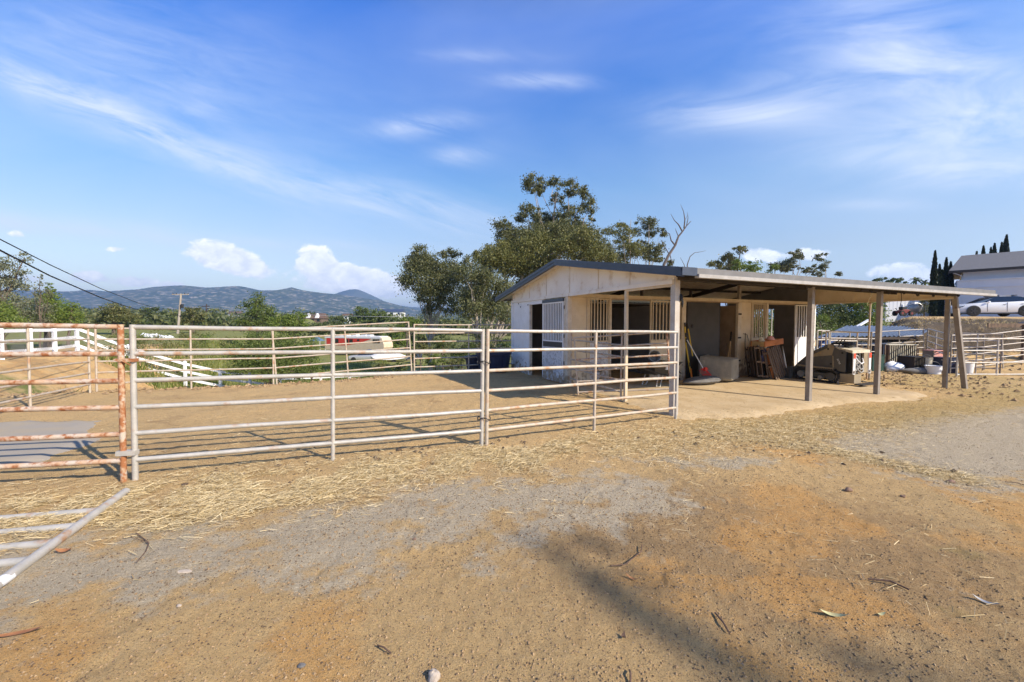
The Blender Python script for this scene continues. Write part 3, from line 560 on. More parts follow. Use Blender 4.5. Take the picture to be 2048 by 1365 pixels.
# ------------------------------------------------------------------ barn
BARN = thing('horse_barn', 'low cream and white horse barn with a slate blue gable edge and open front walkway', 'barn', (OX, OY, 0), TH)
def barn():
    B = BARN; LEN, VW, VB, VR, ZR, ZE, ZT = 10.2, 3.568, 7.1, 3.804, 3.2615, 2.5266, 2.40
    EV = .4085
    def roofz(v, off=0.): return ZR - abs(v - VR) * (ZR - ZE) / (VR + EV) - off
    def gz_uv(u, v): p = uv2w(u, v); return tz(p.x, p.y)
    # roof of ribbed sheet, two slopes
    for side in (0, 1):
        prof = []; u = -.25
        while u < 10.40: prof += [(u, 0), (u + .13, 0), (u + .15, .022), (u + .18, .022)]; u += .20
        va, vb = (-EV, VR) if side == 0 else (VR, 2 * VR + EV)
        mb = MB(); n = len(prof)
        for v in (va, vb): mb.v += [(a, v, roofz(v, .02) + b) for a, b in prof]
        mb.f = [(i, i + 1, n + i + 1, n + i) for i in range(n - 1)]
        o = mb.build('roof', M['corrug'], B); s_ = o.modifiers.new('thick', 'SOLIDIFY'); s_.thickness = .006
    rc = MB(); rc.prism([(VR - .2, roofz(VR - .2) + .012), (VR, ZR + .02), (VR + .2, roofz(VR + .2) + .012), (VR, ZR + .03)], 'x', -.25, 10.45); rc.build('ridge_cap', M['gutter'], B)
    # slate blue rake edge on the near gable, with a folded lip
    for va, vb in ((-EV - .01, VR), (VR, 2 * VR + EV + .01)):
        f = MB(); k = .0
        f.prism([(va, roofz(va) - .125), (vb, roofz(vb) - .125), (vb, roofz(vb) + .015), (va, roofz(va) + .015)], 'x', -.275, -.252)
        f.prism([(va, roofz(va) - .055), (vb, roofz(vb) - .055), (vb, roofz(vb) + .018), (va, roofz(va) + .018)], 'x', -.287, -.276)
        f.prism([(va, roofz(va) - .137), (vb, roofz(vb) - .137), (vb, roofz(vb) - .126), (va, roofz(va) - .126)], 'x', -.285, -.20)
        f.build('fascia', M['fascia'], B)
    f = MB(); f.box((-.272, -EV - .035, ZE - .12), (.06, -EV - .012, ZE + .015)); f.build('fascia', M['fascia'], B)
    g = MB(); g.box((.062, -EV - .03, ZE - .085), (11.3, -EV - .006, ZE + .012)); g.build('eave_fascia', M['gutter'], B)
    g = MB(); g.prism([(-EV - .075, ZE - .092), (-EV - .068, ZE - .150), (-EV + .02, ZE - .150), (-EV + .02, ZE - .092)], 'x', .062, 11.27); g.build('gutter', M['gutterw'], B)
    g = MB(); g.box((-.25, 2 * VR + EV, ZE - .1), (10.5, 2 * VR + EV + .02, ZE)); g.build('eave_fascia', M['gutter'], B)
    # soffit boards under the near gable overhang
    for va, vb in ((-EV, VR - .01), (VR + .01, 2 * VR + EV)):
        s_ = MB(); s_.prism([(va, roofz(va) - .10), (vb, roofz(vb) - .10), (vb, roofz(vb) - .075), (va, roofz(va) - .075)], 'x', -.25, -.004); s_.build('soffit', M['gable'], B)
    # near gable panel with cover strips
    ga = MB(); ga.prism([(.0, ZT), (VB, ZT), (VB, roofz(VB, .085)), (VR, roofz(VR, .085)), (.0, roofz(0, .085))], 'x', 0, .04); GP = ga.build('gable_panel', M['gable'], B)
    for v in (1.18, 2.247, 3.479, 4.718, 5.798):
        s_ = MB(); s_.box((-.012, v - .014, ZT), (-.001, v + .014, roofz(v, .10))); s_.build('cover_strip', M['jamb'], GP)
    t = MB(); t.box((-.03, .02, ZT - .085), (.05, VB + .02, ZT - .003)); t.box((-.036, .02, ZT - .018), (-.031, VB, ZT - .006)); t.build('gable_beam', M['gable'], B)
    # far gable: beige over the walkway, charcoal inside over the stalls
    fg = MB(); fg.prism([(.05, 2.37), (VW, 2.37), (VW, roofz(VW, .03)), (.05, roofz(.05, .03))], 'x', LEN, LEN + .04); FG = fg.build('gable_panel', M['beige'], B)
    for v in (1.262, 2.369): s_ = MB(); s_.box((LEN - .02, v - .035, 2.37), (LEN - .001, v + .035, roofz(v, .05))); s_.build('cover_strip', M['beige'], FG)
    t = MB(); t.box((LEN - .03, 0, 2.30), (LEN + .05, VW, 2.367)); t.build('gable_beam', M['tan'], B)
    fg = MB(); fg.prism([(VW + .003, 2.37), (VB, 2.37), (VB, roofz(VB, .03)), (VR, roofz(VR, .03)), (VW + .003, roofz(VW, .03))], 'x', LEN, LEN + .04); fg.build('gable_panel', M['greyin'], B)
    # near end wall: board, doorway, barred sliding door
    w = MB(); w.box((0, 5.80, -.1), (.05, VB, ZT - .088)); w.box((0, 4.87, 2.20), (.05, 5.798, ZT - .088)); w.build('end_wall', M['whitewall'], B)
    w = MB(); w.box((-.03, VB + .002, -.1), (.05, VB + .06, ZT)); w.box((-.025, VB - .05, -.1), (-.002, VB, ZT - .09)); w.build('corner_board', M['whitewall'], B)
    jm = MB(); jm.box((-.02, 5.74, .0), (.06, 5.797, 2.21)); jm.build('door_frame', M['jamb'], B)
    def barred(name, au, bu, face, zlo, ztop, mid, matp, nb, axis, lab=None, wd=.035, header=None, side=M['tan']):
        # a half-barred leaf in the plane axis = face; au..bu along it
        o = MB()
        def bx(mb, a, b, z0, z1, d0=-.02, d1=.02):
            if axis == 'v': mb.box((a, face + d0, z0), (b, face + d1, z1))
            else: mb.box((face + d0, a, z0), (face + d1, b, z1))
        bx(o, au + wd + .001, bu - wd - .001, zlo, mid, -.012, .012); P_ = o.build(name, matp, B, label=lab)
        fr = MB(); bx(fr, au, au + wd, zlo, ztop); bx(fr, bu - wd, bu, zlo, ztop); bx(fr, au + wd, bu - wd, ztop - .035, ztop, -.018, .018); bx(fr, au + wd, bu - wd, mid, mid + .035, -.018, .018); fr.build('door_frame', side, P_)
        st = (bu - au - 2 * wd) / nb; hb = .015 if axis == 'v' else .013
        for i in range(nb):
            c = au + wd + st * (i + .5); b = MB(); bx(b, c - hb, c + hb, mid + .036, ztop - .036, -.011, .011); b.build('bar', side, P_)
        if header: h = MB(); bx(h, au, bu, ztop + .002, ztop + header, -.03, .015); h.build('header', M['fascia'], P_)
        return P_
    barred('sliding_door', 3.70, 4.85, -.04, .06, 2.20, 1.13, M['dirtywall'], 12, 'u', 'white barred sliding door stained dark below', .035, .085, M['whitewall'])
    k = MB(); k.box((-.055, 3.735, .985), (-.053, 4.815, 1.13)); k.build('kick_strip', M['grey'], B)
    p = MB(); p.box((-.02, VW - .03, -.1), (.10, VW + .08, ZT - .09)); p.box((-.035, VW + .085, -.05), (.02, VW + .12, 2.28)); p.build('corner_post', M['jamb'], B)
    for v, z in ((6.6, 2.27), (6.45, 2.16), (5.9, 2.2)): q = MB(); q.lump((-.012, v, z), (.012, .018, .022), int(v * 10), 5); q.build('bolt', M['iron'], B)
    for z in (.55, 1.25, 2.0): q = MB(); q.box((-.05, VW + .095, z), (-.036, VW + .115, z + .09)); q.build('hinge', M['iron'], B)
    for z in (.42, 1.15, 1.9): q = MB(); q.box((6.255, VW - .052, z), (6.395, VW - .046, z + .05)); q.build('hinge', M['iron'], B)
    # stall front
    bm_ = MB(); bm_.box((.101, VW - .05, 2.30), (LEN + .05, VW + .05, 2.392)); bm_.build('stall_beam', M['tan'], B)
    for a_, b_ in ((1.33, 2.68), (4.0, 6.28), (7.66, 9.04)): MB().box((a_, VW - .045, 2.262), (b_, VW + .02, 2.298)).build('door_track', M['brownboard'], B)
    def wall(a, b, z0, z1, mat, nm='stall_wall', v0=VW - .012, v1=VW + .012): w_ = MB(); w_.box((a, v0, z0), (b, v1, z1)); return w_.build(nm, mat, B)
    def post(a, b, mat=M['jamb']): w_ = MB(); w_.box((a, VW - .045, gz_uv((a + b) / 2, VW) - .02), (b, VW + .045, 2.298)); return w_.build('stall_post', mat, B)
    wall(.101, .56, .0, 2.298, M['beige']); post(.56, .64, M['tan'])
    barred('barred_panel', .642, 1.30, VW, -.02, 2.29, 1.13, M['dirtywall'], 6, 'v', 'barred stall front panel, dusty below'); post(1.302, 1.345)
    barred('sliding_door', 2.66, 3.86, VW - .06, .02, 2.27, 1.13, M['beige'], 9, 'v', 'beige barred sliding door'); post(3.86, 4.03)
    wall(4.032, 4.056, -.05, 2.29, M['jamb'])
    d = MB(); d.box((4.06, VW - .07, -.04), (5.39, VW - .03, 2.26)); D = d.build('solid_door', M['grey'], B, label='flat charcoal stall door'); d = MB(); d.box((5.392, VW - .072, -.04), (5.415, VW - .02, 2.26)); d.build('edge_shade_strip', M['iron'], D)  # black strip stands in for the shading along the door's edge
    d = MB(); d.box((4.22, VW - .09, 1.50), (4.27, VW - .071, 1.60)); d.build('latch', M['iron'], D)
    post(6.25, 6.40, M['jamb']); wall(6.40, 6.89, -.06, 2.298, M['beige']); post(6.89, 6.94, M['tan'])
    barred('barred_panel', 6.942, 7.59, VW, -.05, 2.29, 1.13, M['beige'], 6, 'v', 'barred stall front panel behind the pallets'); post(7.592, 7.69)
    barred('sliding_door', 9.04, 10.14, VW - .06, -.05, 2.27, 1.13, M['white'], 8, 'v', 'white sunlit sliding door with bars above', .035, None, M['whitewall']); post(10.142, 10.22, M['whitewall'])
    # partitions, back wall, far end wall with a barred opening
    w = MB(); w.box((3.83, VW + .06, -.1), (3.87, VB, 2.2)); w.build('partition', M['greyin'], B)
    w = MB(); w.box((6.31, VW + .06, -.1), (6.35, VB, 2.2)); w.build('partition', M['brownboard'], B)
    w = MB(); w.box((.05, VB - .03, -.3), (LEN + .05, VB + .02, ZT)); w.build('back_wall', M['whitewall'], B); w = MB(); w.box((.06, VB - .05, -.2), (LEN, VB - .032, 2.38)); w.box((.052, 5.81, -.1), (.065, VB - .055, 2.3)); w.build('added_dark_lining', M['grey'], B)  # dark lining added so the white walls bounce less light inside
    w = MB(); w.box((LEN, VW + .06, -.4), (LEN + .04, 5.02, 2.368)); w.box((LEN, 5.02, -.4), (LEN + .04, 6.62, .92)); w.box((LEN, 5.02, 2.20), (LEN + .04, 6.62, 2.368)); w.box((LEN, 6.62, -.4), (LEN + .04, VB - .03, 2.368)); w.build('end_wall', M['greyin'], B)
    for v in (5.1, 5.36, 5.62, 5.88, 6.14, 6.40): b = MB(); b.box((LEN + .01, v, .92), (LEN + .03, v + .03, 2.2)); b.build('bar', M['whitewall'], B)
    # roof frame
    rf = MB()
    for v, dz in ((2.3, .12), (5.6, .10)): rf.box((.05, v - .025, roofz(v) - .03 - dz), (LEN, v + .025, roofz(v) - .045))
    rf.box((.05, VR - .03, ZR - .24), (LEN, VR + .03, ZR - .05)); rf.build('purlin', M['dark'], B)
    for u in (3.4, 6.8):
        r_ = MB(); r_.beam((u, -.2, roofz(-.2) - .19), (u, VR, ZR - .29), .05, .13); r_.beam((u, VR, ZR - .29), (u, 7.0, roofz(7.0) - .22), .05, .13); r_.build('rafter', M['dark'], B)
    h = MB(); h.box((.05, -.03, 2.375), (LEN + .1, .03, 2.435)); h.build('eave_beam', M['dark'], B)
    for u, zt_ in ((6.33, 3.05), (2.4, 3.0), (4.25, 2.6)):
        h = MB(); w_ = .045 if u > 6 else .02; h.box((u - w_, VW - .04, 2.394), (u + w_, VW + .04, zt_)); h.build('king_post', M['postm'] if u > 6 else M['dark'], B)
    # posts along the eave
    def steel(u, v, top, w_=.05, base=None, mats=(M['postm'], M['postw']), lab=None):
        bu, bv = base if base else (u, v); z0 = gz_uv(bu, bv) - .05
        q = MB(); q.beam((bu, bv, z0), (u, v, top), 2 * w_, 2 * w_, (0, 1, 0)); o = q.build('post', mats[0], B, label=lab)
        return o
    steel(.06, .03, 2.43, .055, None, (M['postw'], 0)); steel(3.88, 0, 2.40, .046); steel(6.52, 0, 2.39, .047)
    steel(10.22, 0, 2.385, .052, (10.72, -.12), lab='leaning end post'); steel(10.25, .14, 2.36, .045, (10.45, .20))
    q = MB(); q.tube([(10.22, 1.95, gz_uv(10.2, 1.9) - .05), (10.22, 1.92, 2.30)], .028); q.build('post', M['galv2'], B)
    # hanging rope and tangle under the eave
    q = MB(); q.tube([(9.6, .9, 2.62), (9.63, .9, 2.3), (9.6, .92, 2.05)], .008, 5); q.build('rope', M['dark'], B)
    q = MB(); q.tube([(7.0, .35, 2.45), (7.3, .6, 2.2), (7.9, .9, 2.12), (8.4, 1.0, 2.2)], .008, 5); q.build('rope', M['canvas'], B)
    for u, n_ in ((7.0, 4), (8.2, 3), (9.4, 3), (5.6, 3)):
        for i in range(n_): MB().lump((u + random.uniform(-.5, .5), -.2 + random.uniform(-.1, .2), 2.36 + random.uniform(-.02, .02)), (.05, .03, .03), i + int(u * 10), 5).build('nest', M['dark'], B)
    # horseshoe ring and hanging tack
    q = MB(); q.tube([(1.0 + .085 * math.cos(t), VW - .03, .42 + .085 * math.sin(t)) for t in np.linspace(.3, 5.98, 16)], .009, 6); q.build('ring', M['iron'], B)
    q = MB(); q.tube([(6.62, VW - .03, 1.32), (6.60, VW - .04, 1.0), (6.64, VW - .035, .6), (6.6, VW - .04, .3)], .008, 5); q.tube([(6.52, VW - .03, 1.30), (6.66, VW - .06, 1.27), (6.78, VW - .03, 1.05)], .007, 5); q.build('chain', M['iron'], B)
    q = MB(); q.lump((.13, -.035, 2.07), (.03, .03, .06), 3, 6); q.lump((.16, -.04, 1.97), (.02, .02, .07), 4, 6); q.build('latch', M['iron'], B)
barn()

# ------------------------------------------------------------------ corral panels
def tube_obj(name, pts, r, mat, parent, n=10): return MB().tube(pts, r, n).build(name, mat, parent, True)
def panel(name, label, p0, p1, rails=6, H=1.53, mids=(.5,), r=.0215, mats=None, group=None, low=.20, foot=0, rgt=True, cat='fence panel', bent=.007):
    """a pipe panel between two ground points; local x runs along it"""
    p0 = Vector(p0); p1 = Vector(p1); d = p1 - p0; Ln = d.length; mats = mats or {}
    t = thing(name, label, cat, p0, 0, group); t.rotation_mode = 'XYZ'; t.rotation_euler = (0, -math.asin(d.z / Ln), math.atan2(d.y, d.x))
    g = mats.get('rail', M['galv'])
    for i in range(rails):
        z = low + (H - r - low) * i / (rails - 1); off = bent * math.sin(i * 2.3 + Ln * 7); of2 = bent * math.cos(i * 1.7 + Ln * 5)
        tube_obj('rail', [(0, 0, z), (Ln * .12, of2 * .5, z + off * .3), (Ln * .25, of2, z + off * .8), (Ln * .38, of2 * .4, z + off * .4), (Ln * .5, 0, z), (Ln * .65, -of2 * .8, z - off * .7), (Ln * .8, -of2, z - off * .9), (Ln * .93, 0, z - off * .3), (Ln, 0, z)], r, mats.get('rail%d' % i, g), t)
    tube_obj('end_post', [(0, 0, -.03), (0, 0, H)], r * 1.08, mats.get('left', g), t)
    if rgt: tube_obj('end_post', [(Ln, 0, -.03), (Ln, 0, H)], r * 1.08, mats.get('right', g), t)
    for m_ in mids: tube_obj('middle_post', [(Ln * m_, 0, -.03), (Ln * m_, 0, H - .01)], r, mats.get('mid', g), t)
    return t
def gp(x, y, dz=0.): return (x, y, tz(x, y) + dz)
F0, F1, F2, F3 = (-3.715, 3.945), (-.40, 5.262), (-.335, 5.285), (2.837, 6.978)
d0 = Vector((-.975, -.215)); FL = (-3.80 + d0.x * 3.6, 3.915 + d0.y * 3.6)
pl = panel('pipe_fence', 'rusty six-rail pipe panel at the left end of the front fence', gp(*FL), gp(-3.80, 3.915), mats=dict(rail=M['rust'], right=M['rustpost'], left=M['rust'], mid=M['rust']), r=.0245)
q = MB(); q.box((3.55, -.034, 1.17), (3.72, .034, 1.20)); q.tube([(3.60, -.03, 1.19), (3.7, -.05, 1.14), (3.66, .03, 1.18)], .006, 5); q.build('hinge_clamp', M['rustpost'], pl); q = MB(); q.box((3.55, -.034, .255), (3.71, .034, .30)); q.build('hinge_clamp', M['galv'], pl)
panel('pipe_fence', 'grey galvanised pipe panel between the rusty post and the paired posts', gp(*F0), gp(*F1), r=.0238)
panel('pipe_fence', 'weathered pipe panel joining the barn corner post', gp(*F2), gp(*F3), r=.0228, mats=dict(rail=M['galv2'], rail5=M['galv'], rail4=M['galv'], left=M['galv2'], right=M['galv'], mid=M['galv2']))
for z in (1.10, .36):
    c_ = Vector((-.368, 5.272, tz(-.37, 5.27) + z)); tag(MB().tube([c_ + Vector((.085 * math.cos(a), .045 * math.sin(a), .018 * math.sin(a * 3))) for a in np.linspace(0, 6.2, 15)], .007, 6).build('chain_loop', M['iron']), 'rusted chain loop tying the paired posts together, %s of the two' % ('upper' if z > 1 else 'lower'), 'chain')
# back and left sides of the corral
K = [uv2w(-10.67 + a, 7.2) for a in (0, 3.62, 3.70, 7.32, 7.40, 10.9)]
bl = dict(rail=M['galv2'], left=M['galv2'], right=M['galv2'], mid=M['galv2'])
def kp(i, dz=0): return gp(K[i].x, K[i].y, dz)
panel('pipe_fence', 'pipe panel on the back of the corral below the utility pole', kp(0), kp(1), mats=bl)
panel('pipe_fence', 'pipe panel on the back of the corral in front of the motorhome', kp(2), kp(3, .10), mats=bl)
panel('pipe_fence', 'back corral panel running behind the blue tub to the barn', kp(4, .02), kp(5), mats=bl)
Lc = [uv2w(-10.75, 7.1), uv2w(-10.75, 3.5), uv2w(-10.75, 3.42), uv2w(-10.75, -.2)]
panel('pipe_fence', 'side corral panel behind the rusty one, near the corral back corner', gp(Lc[1].x, Lc[1].y), gp(Lc[0].x, Lc[0].y), mats=bl, mids=(.44,))
# arch and gate frame in the walkway
A = thing('gate_arch', 'square steel arch standing in the walkway opening at the barn end', 'gate frame', uv2w(.03, 0, 0), TH)
q = MB(); pz = uv2w(.03, 1.31); q.box((-.03, 1.28, tz(pz.x, pz.y) - .05), (.03, 1.34, 2.29)); q.build('upright', M['tan'], A)
q = MB(); q.beam((0, .05, 2.30), (0, 1.34, 2.30), .055, .055); q.build('crossbar', M['tan'], A)
a0, a1 = uv2w(.0, 1.42), uv2w(.05, 3.48)
panel('pipe_fence', 'pipe panel inside the walkway between the steel arch and the stall corner', gp(a0.x, a0.y), gp(a1.x, a1.y), 6, 1.45, (), mats=bl, r=.019)
g0, g1 = far(1156, 787, 8.75), far(1341, 782, 8.35)
panel('corral_gate', 'tan swing gate standing open inside the walkway by the arch', (g0.x, g0.y, g0.z), (g1.x, g1.y, g1.z + .02), 6, 1.22, (), mats=dict(rail=M['galv2'], left=M['galv2'], right=M['rust'], rail3=M['rust'], rail2=M['galv2']), r=.019, low=.02, cat='gate')
# fallen panel in the foreground
fp = thing('fallen_fence', 'pipe panel lying flat on the straw in the lower left corner', 'fence panel', (-3.49, 3.60, 0), 0)
zz = gz(-3.4, 3.2) - .012; fd = Vector((.44, -1.24)).normalized(); sdv = Vector((-1, -.20)).normalized()
q = [(fd.x * s_, fd.y * s_, zz + .05 - .02 * s_) for s_ in (-.02, .8, 1.62)]; tube_obj('end_post', q, .031, M['galv'], fp, 14)
for i, s_ in enumerate((.36, .62, .86, 1.08, 1.33)):
    a_ = Vector((fd.x * s_, fd.y * s_, zz + .045 - .02 * s_)); e_ = a_ + Vector((sdv.x * 3.4, sdv.y * 3.4, -.03)); tube_obj('rail', [a_, e_], .027, M['galv'], fp, 12)
q = MB(); c_ = Vector((fd.x * 1.30, fd.y * 1.30, zz + .024)); q.tube([c_ - Vector((fd.x, fd.y, 0)) * .05, c_ + Vector((fd.x, fd.y, 0)) * .05], .0312, 14); q.build('sticker', M['white'], fp, True)

# ------------------------------------------------------------------ things under the barn roof
def on_barn(u, v, dz=0.): p = uv2w(u, v); return Vector((p.x, p.y, tz(p.x, p.y) + dz))
SL = .062                                       # top of the slab above the ground plane
def wheelbarrow():
    T = thing('wheelbarrow', 'black wheelbarrow with a small white label on its tray, parked by the barred stall door', 'wheelbarrow', on_barn(2.05, 2.62, SL), TH + .15)
    mb = MB(); s = []
    for z, hx, hy, ox in ((.30, .26, .20, .02), (.36, .34, .24, .03), (.58, .56, .33, .08), (.60, .59, .35, .08)): s.append([(ox - hx, -hy, z), (ox + hx, -hy, z), (ox + hx, hy, z), (ox - hx, hy, z)])
    for z, hx, hy, ox in ((.595, .56, .33, .08), (.39, .33, .23, .03)): s.append([(ox - hx, -hy, z), (ox + hx, -hy, z), (ox + hx, hy, z), (ox - hx, hy, z)])
    mb.loft(s); mb.build('tray', M['black'], T, True, .012)
    q = MB(); q.box((.02, -.345, .43), (.20, -.30, .50)); q.move(Matrix.Translation((0, .03, 0))); q.build('label_plate', M['white'], T)
    W_ = MB().wheel((.72, 0, .19), .19, .09).build('wheel', M['tyre'], T, True)
    r_ = MB().wheel((.72, 0, .19), .115, .05); r_.build('rim', M['steel'], W_, True)
    for y in (-.2, .2):
        MB().tube([(-1.02, y * 1.5, .58), (-.5, y * 1.35, .42), (.2, y * .9, .27), (.72, y * .45, .20)], .017, 8).build('handle', M['iron'], T, True)
        MB().tube([(-.12, y, .33), (-.24, y * 1.1, .02), (-.10, y * 1.1, .0), (.06, y * .9, .28)], .014, 8).build('leg', M['galv'], T, True)
    MB().tube([(.55, -.14, .45), (.93, -.09, .26), (.93, .09, .26), (.55, .14, .45)], .013, 8).build('nose_guard', M['iron'], T, True)
wheelbarrow()
b = thing('bucket', 'round grey plastic bucket tipped on its side on the wheelbarrow tray', 'bucket', on_barn(2.05, 2.70, SL + .73), TH, None, (R(78), R(6), TH - .55))
MB().lathe([(.11, -.16), (.14, .14), (.152, .145), (.152, .165), (.138, .165), (.132, .14), (.105, -.14)], 26).build('shell', M['bucket'], b, True)
MB().tube([(.15 * math.cos(t), .15 * math.sin(t), .15 - .05 * math.sin(t)) for t in np.linspace(0, math.pi, 12)], .004, 5).build('bail', M['steel'], b)
q = MB(); q.lump((0, 0, .11), (.62, .26, .10), 5, 12, .10); q.lump((.2, -.04, .17), (.40, .18, .06), 9, 10, .15); o = q.build('folded_mat', M['greyrub'], None, True)
o.location = on_barn(3.50, 2.46, SL - .02); o.rotation_euler = (0, 0, TH - .05); tag(o, 'grey folded rubber mat lying on the slab beside the plastic tank', 'mat')
t = thing('manure_fork', 'red plastic manure fork with a pale shaft standing against the stall door', 'fork', on_barn(3.80, 2.86, SL), TH)
s_ = MB(); s_.tube([(-.10, .30, 1.15), (.10, -.10, .36)], .013, 8); s_.build('shaft', M['white'], t, True)
q = MB()
for i in range(9): x = -.13 + i * .035; q.tube([(.14 + x, -.12 + .02 * abs(i - 4), .36 - .01 * abs(i - 4)), (.18 + x * 1.15, -.16, .16), (.24 + x * 1.2, -.30, .05)], .007, 5)
q.tube([(.01, -.10, .34), (.14, -.13, .38), (.27, -.10, .34)], .016, 6); q.tube([(.03, -.15, .20), (.33, -.15, .20)], .009, 6); q.box((.10, -.16, .30), (.18, -.09, .40)); q.build('tines', M['red'], t)
t = thing('long_broom', 'yellow handled tool with black grips leaning on the pale door jamb', 'broom', on_barn(3.97, 3.34, SL), TH)
MB().tube([(-.06, .12, 1.62), (-.04, .08, 1.0), (.04, -.04, .18)], .021, 8).build('handle', M['yellow'], t, True)
MB().tube([(.04, -.04, .30), (.06, -.07, .02)], .026, 8).build('ferrule', M['orange'], t, True)
for z, x in ((1.58, -.058), (1.28, -.05), (1.12, -.045), (.42, .022)): MB().tube([(x, .12 - (1.62 - z) * .115, z + .06), (x + .006, .112 - (1.62 - z) * .115, z - .06)], .027, 8).build('grip', M['black'], t, True)
t = thing('second_handle', 'yellow pole beside the broom leaning on the stall door edge', 'pole', on_barn(4.04, 3.36, SL), TH)
MB().tube([(-.02, .10, 1.60), (.05, -.05, .66)], .018, 8).build('handle', M['yellow'], t, True); MB().tube([(-.02, .10, 1.62), (-.008, .078, 1.46)], .024, 8).build('grip', M['black'], t, True)
# faded stock tank lying on its side
t = thing('plastic_tank', 'faded square plastic tank on its side before the charcoal stall door', 'tank', on_barn(4.64, 2.86, SL), TH + .42)
def rrect(w, h, r, z, n=5):
    out = []
    for cx, cy, a0 in ((w - r, h - r, 0), (-w + r, h - r, 90), (-w + r, -h + r, 180), (w - r, -h + r, 270)):
        for k in range(n + 1): a = R(a0 + 90 * k / n); out.append((cx + r * math.cos(a), cy + r * math.sin(a), z))
    return out
secs = [rrect(.36, .28, .08, 0), rrect(.385, .305, .09, .03), rrect(.42, .335, .09, .80), rrect(.45, .345, .09, .805), rrect(.45, .345, .09, .86), rrect(.40, .31, .08, .86), rrect(.36, .28, .08, .06)]
mb = MB(); mb.loft(secs); mb.v = [(x, z - .42, y + .345) for x, y, z in mb.v]; mb.build('shell', M['oldtub'], t, True)
mb = MB(); mb.loft([rrect(.458, .353, .09, .815), rrect(.458, .353, .09, .85)], False); mb.v = [(x, z - .42, y + .345) for x, y, z in mb.v]; mb.build('rim', M['black'], t, True)
# tools in the doorway corner
t = thing('shovel', 'dark handled shovel leaning in the open stall doorway', 'shovel', on_barn(6.05, 3.62, .02), TH)
MB().tube([(-.22, -.05, .30), (.16, .12, 1.20)], .016, 8).build('handle', M['freshw'], t, True); MB().tube([(.13, .11, 1.12), (.21, .145, 1.42)], .026, 8).build('grip', M['dark'], t, True)
q = MB(); q.loft([[(-.30, -.10, .0), (-.20, -.10, .0), (-.20, -.07, .01), (-.30, -.07, .01)], [(-.37, -.08, .20), (-.13, -.08, .20), (-.13, -.05, .20), (-.37, -.05, .20)], [(-.29, -.06, .33), (-.19, -.06, .33), (-.19, -.03, .33), (-.29, -.03, .33)]]); q.build('blade', M['steel'], t)
t = thing('rake', 'slim yellow wooden rake handle leaning right of the shovel', 'rake', on_barn(6.16, 3.64, .02), TH)
MB().tube([(-.20, -.06, .05), (.06, .10, 1.24)], .012, 8).build('handle', M['freshw'], t, True); q = MB(); q.box((-.38, -.08, .0), (-.06, -.04, .03)); q.build('head', M['steel'], t)
t = thing('hoe', 'thin dark pole leaning left of the shovel', 'hoe', on_barn(5.93, 3.62, .02), TH); MB().tube([(-.24, -.05, .05), (.04, .08, 1.05)], .009, 6).build('handle', M['twig'], t, True); q = MB(); q.box((-.30, -.08, 0), (-.18, -.05, .10)); q.build('blade', M['steel'], t)
t = thing('spray_bottle', 'white bottle on the floor inside the open doorway', 'bottle', on_barn(6.06, 3.46, SL)); MB().lathe([(.04, 0), (.045, .02), (.045, .17), (.018, .21), (.018, .24)], 14).build('body', M['bucket'], t, True); MB().lathe([(.022, .24), (.022, .29), (.012, .30)], 12).build('cap', M['white'], t, True)
# pallets on end
def make_pallet(label, W_=1.06, Hh=1.0):
    T = thing('pallet', label, 'pallet', (0, 0, 0), 0, 'pallets stood on end by the stall wall')
    rr = random.Random(5); n = 7
    for i in range(n):
        x = -W_ / 2 + i * (W_ - .10) / (n - 1) + rr.uniform(-.008, .008); q = MB(); q.box((x, -.075, rr.uniform(0, .02)), (x + rr.uniform(.085, .10), -.055, Hh - rr.uniform(0, .03))); q.build('deck_board', M['palletw'], T)
    for z in (.02, Hh / 2 - .05, Hh - .13): q = MB(); q.box((-W_ / 2, -.053, z), (W_ / 2, .053, z + .055)); q.build('stringer', M['palletw'], T)
    for i in range(4): x = -W_ / 2 + i * (W_ - .1) / 3; q = MB(); q.box((x, .055, .01), (x + .1, .075, Hh - .02)); q.build('deck_board', M['palletw'], T)
    return T
P0 = make_pallet('grey weathered pallet facing out, frontmost of the pallets on end')
P0.location = on_barn(6.98, 2.62, SL); P0.rotation_euler = (R(-14), R(-9), TH + .30)
for i, (u, v, rz, rx, ry, lb) in enumerate(((6.66, 2.88, .62, -8, 4, 'dark pallet on end directly behind the front pallet'), (6.42, 3.02, .9, -6, 6, 'reddish pallet seen edge on at the left of the pallet stack'), (7.05, 3.12, .25, -10, -4, 'pallet at the back of the stack under the orange boards'))):
    c = copy_tree(P0, None, lb); c.location = on_barn(u, v, SL); c.rotation_euler = (R(rx), R(ry), TH + rz); c.scale = (.92, 1, .98)
for i, (u, du, z, lb) in enumerate(((6.62, .0, 0, 'orange stained board standing between the pallets'),)):
    o = MB().box((-.05, -.02, 0), (.05, .02, .93)).build('loose_board', M['orangew']); o.location = on_barn(u, 2.62, SL); o.rotation_euler = (R(-8), R(-6), TH); tag(o, lb, 'board')
t = thing('wooden_crate', 'flat orange wooden crate lying on top of the pallets', 'crate', on_barn(6.78, 2.92, SL + 1.01), TH + .12, None, (0, R(-4), TH + .12))
for y in (-.2, .2): MB().box((-.52, y - .014, 0), (.52, y + .014, .155)).build('side_board', M['orangew'], t)
for x in (-.50, .50): MB().box((x - .016, -.185, 0), (x + .016, .185, .15)).build('end_board', M['freshw'], t)
MB().box((-.52, -.21, -.014), (.52, .21, -.001)).build('base_board', M['orangew'], t)
t = thing('cap', 'faded pink cap resting on the orange crate', 'cap', on_barn(6.75, 2.80, SL + 1.165), TH - .3)
